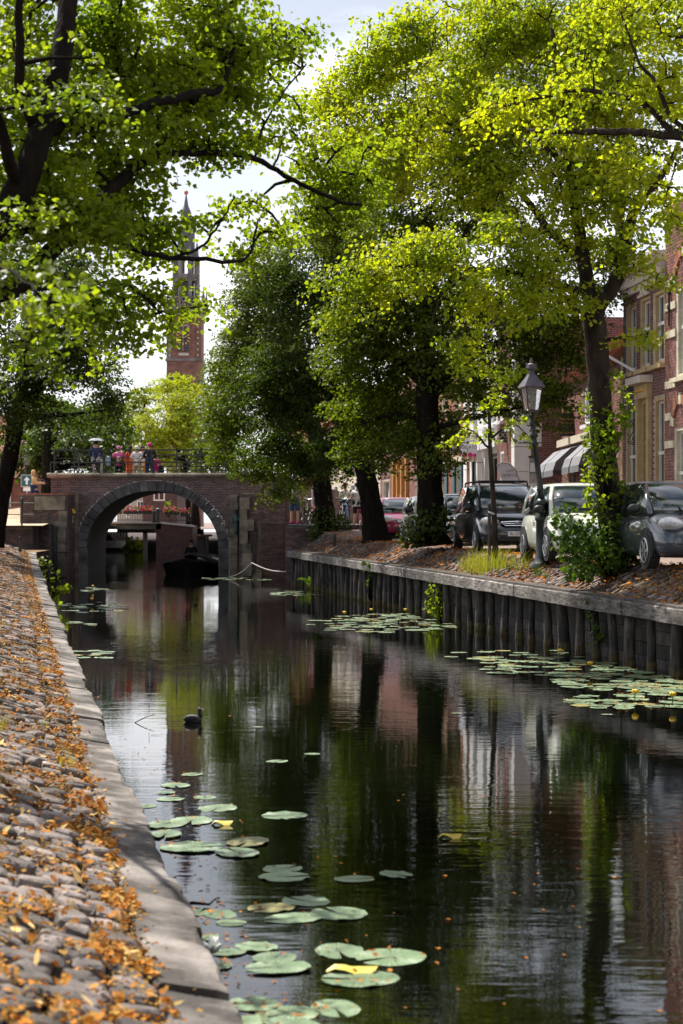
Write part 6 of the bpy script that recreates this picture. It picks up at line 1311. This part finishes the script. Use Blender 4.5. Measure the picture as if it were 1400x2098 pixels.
for sx in (-1, 1): MB().bar(sp0+Vector((sx*.16, -.14, 0)), sp0+Vector((sx*.16, .14, .79)), .025).build('leg', 'iron_black', sd_); MB().bar(sp0+Vector((sx*.17, .14, 0)), sp0+Vector((sx*.17, -.14, .79)), .025).build('leg', 'iron_black', sd_)
uh = thing('umbrella_hat', 'small grey umbrella worn above the seated person', 'umbrella', sp0+Vector((0, 0, 1.7))); c = sp0+Vector((0, 0, 1.80))
mb = MB(); n = 8
for i in range(n):
    a0, a1 = 2*PI*i/n, 2*PI*(i+1)/n; q = lambda r, a, z: c+Vector((r*math.cos(a), r*math.sin(a), z)); mb.add([q(.001, a0, .1), q(.2, a0, .075), q(.36, a0, -.03), q(.33, (a0+a1)/2, -.01), q(.36, a1, -.03), q(.2, a1, .075)], [(0, 1, 2, 3, 4, 5)])
mb.build('canopy', 'grey_cloth', uh)
for i in range(n): a = 2*PI*i/n; MB().tube([c+Vector((0, 0, .09)), c+Vector((.36*math.cos(a), .36*math.sin(a), -.035))], .005, 4).build('rib', 'iron_black', uh)
MB().tube([c+Vector((0, 0, .14)), c+Vector((0, 0, -.1))], .012, 5).build('shaft', 'iron_black', uh)
person('person in pink hooded jacket with hands raised on the bridge', bp(244), PI, 1.58, 'pink', 'cloth_black', 'pink', arms=up_arms, hood=True)
backpack('small beige bag on the back of the pink jacket', bp(243, 75.98)+Vector((0, 0, .98)), PI*2, 'beige', .6)
backpack('pale blue rucksack hung on the railing beside the seated person', bp(222, 75.6)+Vector((0, 0, .92)), .2, 'pale_blue', .85)
person('person in orange skirt and dark scarf on the bridge', bp(268, 76.5), PI*.9, 1.62, 'orange_cloth', 'orange_cloth', 'dark_hair', skirt='orange_cloth', long_hair=True)
person('person in white hooded top and tan trousers on the bridge', bp(281, 76.0), PI, 1.58, 'cloth_white', 'beige', 'cloth_white', arms=fold, hood=True)
person('dark haired person facing the others between white top and black sweater', bp(292, 77), .4, 1.62, 'cloth_white', 'yellow_cloth', 'dark_hair', long_hair=True)
person('person in black sweater and magenta headwear on the bridge', bp(307, 75.9), PI*1.05, 1.70, 'cloth_black', 'navy', 'magenta', arms=fold)
person('child in magenta coat beside the black sweater on the bridge', bp(320, 76.4), PI, 1.22, 'magenta', 'magenta', 'dark_hair')
backpack('small black rucksack on the bridge deck beside the child', bp(330, 75.9)+Vector((0, 0, .58)), .1, 'cloth_black', .8)
person('blond walker in tan sweater and navy trousers stepping toward the bridge', W(70, 1040, 76.4), PI/2, 1.62, 'tan_knit', 'navy', 'blond', pose='walk', arms={'l': ((.22, -.10, 1.14), (.16, -.34, 1.12)), 'r': ((-.22, -.12, 1.14), (-.16, -.36, 1.14))}, long_hair=True)
MB().tube([W(85, 981, 76.2), W(93, 986, 76), W(101, 993, 75.9)], .012, 5).build('dog_lead', 'cloth_black', base=W(85, 981, 76.2), label='thin dark lead held out by the blond walker', category='lead')
p_ = Vector((Xat(604, 71.5), 71.5, 2.21)); person('person in denim shorts and black top standing with a bicycle by the bridge', p_, PI, 1.80, 'cloth_black', 'denim', 'dark_hair', sleeve='short', legs='short', arms={'l': ((.26, -.1, 1.12), (.2, -.34, 1.02)), 'r': ((-.26, -.1, 1.12), (-.2, -.34, 1.02))}, shoes='magenta')
backpack('dark rucksack worn by the person in denim shorts', p_+Vector((.02, -.22, 1.32)), PI, 'grey_cloth', 1.0)
p_ = Vector((Xat(733, 67.5), 67.5, zs(67.5)+.01)); person('person in white shirt and black shorts beside the leaning trunk', p_, PI*.85, 1.72, 'cloth_white', 'cloth_black', 'dark_hair', sleeve='short', legs='short')
p_ = Vector((Xat(708, 70.5), 70.5, 2.22)); person('dark haired person in white jacket behind the parked bicycles', p_, .5, 1.66, 'cloth_white', 'navy', 'dark_hair', arms=fold)
p_ = W(392, 1168, 78.6); person('silhouetted helmsman sitting low in the dark sloop', p_-Vector((0, 0, .35)), 0, 1.7, 'cloth_black', 'cloth_black', 'cloth_black', pose='sit')
# ================================================================ bicycles
def bike(label, pos, rz, m='iron_black', sad='cloth_black', group='bicycles parked by the bridge end'):
    b = thing('bicycle', label, 'bicycle', pos, rz, group); r = .34
    for y in (-.52, .52):
        w_ = MB().tube([(0, y+r*math.cos(a), r+r*math.sin(a)) for a in np.linspace(0, 2*PI, 25)], .018, 5).build('wheel', 'tyre', b, local=True); sp_ = MB()
        for q in range(10): a = q*PI/5; sp_.bar((0, y, r), (0, y+r*math.cos(a), r+r*math.sin(a)), .004)
        sp_.build('spokes', 'rim', w_, local=True)
    f = MB(); 
    for a, c_ in (((0, .52, r), (0, .05, .30)), ((0, .05, .30), (0, .20, .86)), ((0, .05, .30), (0, -.36, .72)), ((0, .15, .62), (0, -.38, .84)), ((0, .52, r), (0, .17, .74)), ((0, -.52, r), (0, -.36, 1.02))): f.tube([a, c_], .018, 6)
    f.build('frame', m, b, local=True)
    MB().tube([(-.28, -.22, 1.08), (-.15, -.38, 1.06), (0, -.38, 1.02), (.15, -.38, 1.06), (.28, -.22, 1.08)], .013, 5).build('handlebar', 'rim', b, local=True)
    MB().ball((0, .22, .92), (.09, .15, .045), 10, 6).build('saddle', sad, b, local=True, smooth=True)
    MB().box((0, .58, .74), (.12, .36, .03)).build('rack', m, b, local=True); MB().box((0, .78, .66), (.06, .03, .05)).build('rear_light', 'sign_pink', b, local=True)
    return b
for (px, d, z, rz, m, lab) in ((627, 71.2, 2.21, PI*.93, 'iron_black', 'black bicycle held by the person in denim shorts'), (645, 71.0, 2.21, PI*1.1, 'sign_pink', 'pink framed bicycle behind the corner bush'), (700, 69.4, 2.2, PI*.95, 'iron_black', 'dark bicycle with rear light before the white jacket'), (712, 68.6, 2.15, PI*1.02, 'denim', 'blue bicycle beside the person in white shirt'), (747, 66.4, 2.02, PI*.9, 'sign_pink', 'pink bicycle half behind the leaning trunk')):
    bike(lab, Vector((Xat(px, d), d, max(z, zs(d)))), rz, m)
# ================================================================ water lilies, duck, floating things
def pad_mesh(seed):
    r = random.Random(seed); n = 22; vs = [(0, 0, .004)]; a0 = .16
    for i in range(n+1):
        a = a0+(2*PI-2*a0)*i/n; rr = 1+r.uniform(-.03, .03)-.06*math.cos(a)*0
        vs.append((.55*math.cos(a), .55*rr*math.sin(a), .004+r.uniform(-.004, .006)))
    for i in range(n+1):
        a = a0+(2*PI-2*a0)*i/n; rr = 1+r.uniform(-.04, .03)
        vs.append((rr*math.cos(a), .93*rr*math.sin(a), .004+r.uniform(-.004, .016)+(.05 if r.random() < .12 else 0)))
    fs = [(0, i, i+1) for i in range(1, n+1)]+[(i, n+1+i, n+2+i, i+1) for i in range(1, n+1)]
    me = bpy.data.meshes.new('pad'); me.from_pydata(vs, [], fs); me.materials.append(M['pad'] if seed < 6 else M['pad_old']); me.polygons.foreach_set('use_smooth', [True]*len(me.polygons)); me.update(); return me
mat('pad_old', (.20, .21, .07), .5, (.14, .11, .03), 9, rnd=.25, detail=7)
PADS = [pad_mesh(s) for s in range(8)]
def wpt(px, py): d = F*CZ/(py-HZ); return Vector((Xat(px, d), d, 0))
mat('petal_yellow', (.75, .5, .02), .5, (.6, .35, .02), 20); mat('petal_white', (.75, .76, .7), .5); mat('pad_yellow', (.5, .42, .06), .5, (.42, .3, .04), 12)
def patch(label, pads, flowers=(), litter=0, rot=None):
    """pads: (px, py, half width px or None, metres)"""
    c = wpt(pads[0][0], pads[0][1]); t = thing('water_lily_patch', label, 'water lily', c); k = 0; pts = []
    for i, (px, py, hw, rm) in enumerate(pads):
        p = wpt(px, py); r = hw*p.y/F if hw else rm; p.z = .001+(i % 9)*.0014; pts.append((p, r))
        o = inst('pad', PADS[random.randrange(6) if random.random() < .9 else random.randrange(6, 8)], t, p, (random.uniform(-.012, .012), random.uniform(-.012, .012), random.uniform(0, 6.28)), (r, r*random.uniform(.78, 1.0), r*random.uniform(.5, 1.0)))
    for (px, py, m_) in flowers:
        p = wpt(px, py); h_ = .14
        s_ = MB().tube([p-Vector((0, 0, .05)), p+Vector((.01, 0, h_))], .006, 5).build('flower_stalk', 'leaf_shrub', t)
        f = MB().ball(p+Vector((.01, 0, h_+.015)), .032, 8, 5)
        for q in range(5): a = q*1.257; f.ball(p+Vector((.01+.028*math.cos(a), .028*math.sin(a), h_+.02)), (.02, .02, .026), 6, 4)
        f.build('flower', m_, s_, smooth=True)
    if litter:
        def smp():
            p, r = random.choice(pts); a = random.uniform(0, 6.28); q = r*math.sqrt(random.random())*.95; return Vector((p.x+q*math.cos(a), p.y+q*math.sin(a)*.9, p.z+.02))
        flat_leaves('leaf_litter', int(litter*.7), smp, (.008, .032), 'fallen', parent=t)
    return t
fg = [(447, 1656, 46, 0), (394, 1587, 27, 0), (350, 1638, 30, 0), (338, 1690, 52, 0), (392, 1683, 50, 0), (508, 1727, 56, 0), (487, 1749, 56, 0), (395, 1738, 66, 0), (340, 1712, 44, 0), (420, 1634, 26, 0), (300, 1652, 26, 0), (360, 1610, 34, 0)]
patch('cluster of grey green lily pads beside the coping around the tower reflection', fg, litter=60)
patch('single lily pad floating alone in dark water above the pad pairs', [(582, 1671, 48, 0)])
patch('pair of overlapping lily pads in mid foreground with two single pads to their side', [(580, 1780, 45, 0), (583, 1797, 54, 0), (727, 1802, 43, 0), (811, 1793, 39, 0)], litter=14)
patch('four overlapping lily pads in a row in the foreground', [(557, 1860, 55, 0), (627, 1847, 54, 0), (602, 1882, 63, 0), (694, 1873, 62, 0)], litter=14)
patch('pale lily pads close to the coping with a white flower bud', [(452, 1874, 44, 0), (408, 1870, 34, 0), (474, 1892, 32, 0), (427, 1922, 29, 0), (468, 1953, 36, 0), (450, 1980, 32, 0), (527, 1943, 47, 0), (563, 1966, 50, 0), (570, 1986, 69, 0)], litter=40)
p = wpt(436, 1962); wf = thing('white_lily_flower', 'white water lily bud by the coping', 'flower', p)
for q in range(9): a = q*.7; e_ = .25 if q < 4 else .8; MB().ball(p+Vector(((.012+.03*e_)*math.cos(a), (.012+.03*e_)*math.sin(a), .075-.025*e_)), (.014, .014, .04), 7, 5, Matrix.Rotation(e_*math.cos(a), 3, 'Y') @ Matrix.Rotation(-e_*math.sin(a), 3, 'X')).build('petal', 'petal_white', wf, smooth=True)
patch('three broad lily pads right of the yellow dying leaf in the foreground', [(695, 1949, 66, 0), (800, 1962, 76, 0), (737, 2006, 81, 0)], litter=40)
patch('largest lily pads at the bottom edge of the picture beside the coping', [(687, 2066, 67, 0), (590, 2078, 66, 0), (522, 2058, 60, 0), (600, 2106, 70, 0), (500, 2096, 56, 0), (560, 2130, 70, 0)], litter=70)
def scatter(n, poly_fn, rm): 
    o = []
    while len(o) < n:
        q = poly_fn()
        if q: o.append((q[0], q[1], None, random.uniform(*rm)))
    return o
def ell(cx, cy, rx, ry):
    def f():
        a = random.uniform(0, 6.28); r = math.sqrt(random.random()); return cx+rx*r*math.cos(a), cy+ry*r*math.sin(a)
    return f
def clear(fn):
    def f():
        q = fn()
        if q is None: return None
        w = wpt(*q); return q if Lx(w.y)+.15 < w.x < Rx(w.y)-.12 else None
    return f
patch('dense round raft of lily pads with yellow buds off the mid timber quay', scatter(120, clear(ell(785, 1277, 155, 20)), (.11, .19)), [(830, 1262, 'petal_yellow'), (760, 1262, 'petal_yellow'), (705, 1268, 'petal_yellow'), (880, 1270, 'petal_yellow')], 260)
rp = []
for (cx, cy, rx, ry, n) in ((1050, 1342, 160, 12, 18), (1150, 1372, 170, 18, 56), (1290, 1395, 150, 24, 70), (1300, 1438, 140, 16, 36), (1370, 1400, 90, 30, 30), (1060, 1352, 90, 10, 10)): rp += scatter(n, clear(ell(cx, cy, rx, ry)), (.11, .18))
patch('long straggling raft of lily pads with yellow flowers under the nearest piles', rp, [(1146, 1352, 'petal_yellow'), (1208, 1380, 'petal_yellow'), (1377, 1448, 'petal_yellow'), (1300, 1442, 'petal_yellow')], 900)
patch('thin strip of lily pads in the shaded water toward the bridge', scatter(26, clear(ell(610, 1216, 60, 5)), (.12, .2)), litter=30)
patch('lily pads at the foot of the brick pier right of the arch', scatter(34, clear(ell(495, 1186, 76, 4)), (.12, .22)), [(532, 1184, 'petal_yellow'), (490, 1183, 'petal_yellow')], 30)
rp = []
for (cx, cy, rx, ry, n) in ((180, 1208, 50, 4, 12), (190, 1245, 70, 12, 26), (180, 1340, 55, 10, 14), (240, 1242, 40, 8, 8), (160, 1280, 30, 6, 6)): rp += scatter(n, clear(ell(cx, cy, rx, ry)), (.10, .2))
patch('scattered flat lily pads along the left coping before the bridge', rp, [(190, 1210, 'petal_yellow'), (188, 1238, 'petal_yellow')], 10)
patch('few small lily pads floating in the open middle water', [(568, 1560, 24, 0), (640, 1545, 18, 0), (530, 1490, 12, 0), (935, 1462, 12, 0), (340, 1625, 20, 0), (1245, 1465, 14, 0)])
for (px, py, ln, lab) in ((720, 1992, 110, 'yellow dying lily leaf between the broad pads'), (455, 1690, 46, 'yellow dying lily leaf in the cluster by the coping'), (922, 1717, 50, 'yellow leaf drifting alone in dark water')):
    p = wpt(px, py); s_ = ln*p.y/F/2; vs = [(p.x+s_*math.cos(a), p.y+s_*.45*math.sin(a), .012+.02*math.cos(3*a)) for a in np.linspace(0, 2*PI, 14, endpoint=False)]
    MB().add(vs+[(p.x, p.y, .03)], [(i, (i+1) % 14, 14) for i in range(14)]).build('yellow_leaf', 'pad_yellow', base=p, label=lab, category='leaf', smooth=True)
def drift():
    px, py = random.uniform(60, 1400), 1190+random.random()**.7*900; w = wpt(px, py)
    if not Lx(w.y)+.05 < w.x < Rx(w.y)-.05: return None
    e = min(w.x-Lx(w.y), Rx(w.y)-w.x)
    if e > .45 and random.random() > .03: return None
    w.z = .004; return w
flat_leaves('drifting_leaves', 260, drift, (.012, .035), 'fallen', up=.06, label='tan leaf scraps drifting on the canal along its edges', category='leaves')
# coot
mat('feather', (.008, .008, .010), .55, (.016, .015, .016), 30); mat('beak', (.6, .3, .2), .4)
p = wpt(396, 1480); dk = thing('water_bird', 'small black water bird swimming in the bright water', 'bird', p); s_ = 1.0
def rr(y, w_, z0_, z1_): return [p+Vector((y, w_*math.cos(a), (z0_+z1_)/2+(z1_-z0_)/2*math.sin(a)))*1 for a in np.linspace(0, 2*PI, 10, endpoint=False)]
body = MB().loft([rr(-.115, .012, .03, .05), rr(-.09, .04, .0, .065), rr(-.05, .06, -.03, .085), rr(0, .068, -.04, .095), rr(.05, .06, -.04, .09), rr(.085, .042, -.02, .085), rr(.10, .022, .01, .06)])
subsurf(body.build('body', 'feather', dk, smooth=True))
nk = MB().tube([p+Vector((.075, 0, .06)), p+Vector((.078, 0, .10)), p+Vector((.072, 0, .13)), p+Vector((.078, 0, .155)), p+Vector((.085, 0, .168))], [.032, .024, .023, .029, .015], 9).build('neck', 'feather', dk, smooth=True)
MB().tube([p+Vector((.095, 0, .150)), p+Vector((.112, 0, .146)), p+Vector((.128, 0, .138))], [.012, .009, .003], 7).build('beak', 'beak', dk)
MB().ball(p+Vector((.088, -.024, .158)), .004, 6, 4).build('eye', 'beak', dk)
for sx in (-1, 1): MB().ball(p+Vector((-.02, sx*.058, .055)), (.075, .014, .032), 10, 6).build('wing', 'feather', dk, smooth=True)
a, b = wpt(276, 1481), wpt(318, 1481); b.z = .10
MB().tube([a, a.lerp(b, .5)+Vector((0, 0, .01)), b], [.006, .005, .003], 5).tube([a.lerp(b, .7)+Vector((0, 0, .04)), a.lerp(b, .72)+Vector((0, 0, .16))], .003, 4).tube([a.lerp(b, .8)+Vector((0, 0, .07)), b+Vector((.1, 0, .04))], .003, 4).build('floating_twig', 'bark', base=a, label='bare dark twig sticking out of the bright water near the bird', category='twig')
p = wpt(395, 1858); MB().tube([p+Vector((-.12, 0, .01)), p+Vector((0, .02, .02)), p+Vector((.1, 0, .015)), p+Vector((.14, .01, .05))], [.007, .012, .008, .004], 5).build('floating_twig', 'bark', base=p, label='dark floating stick beside the coping in the tower reflection', category='twig')
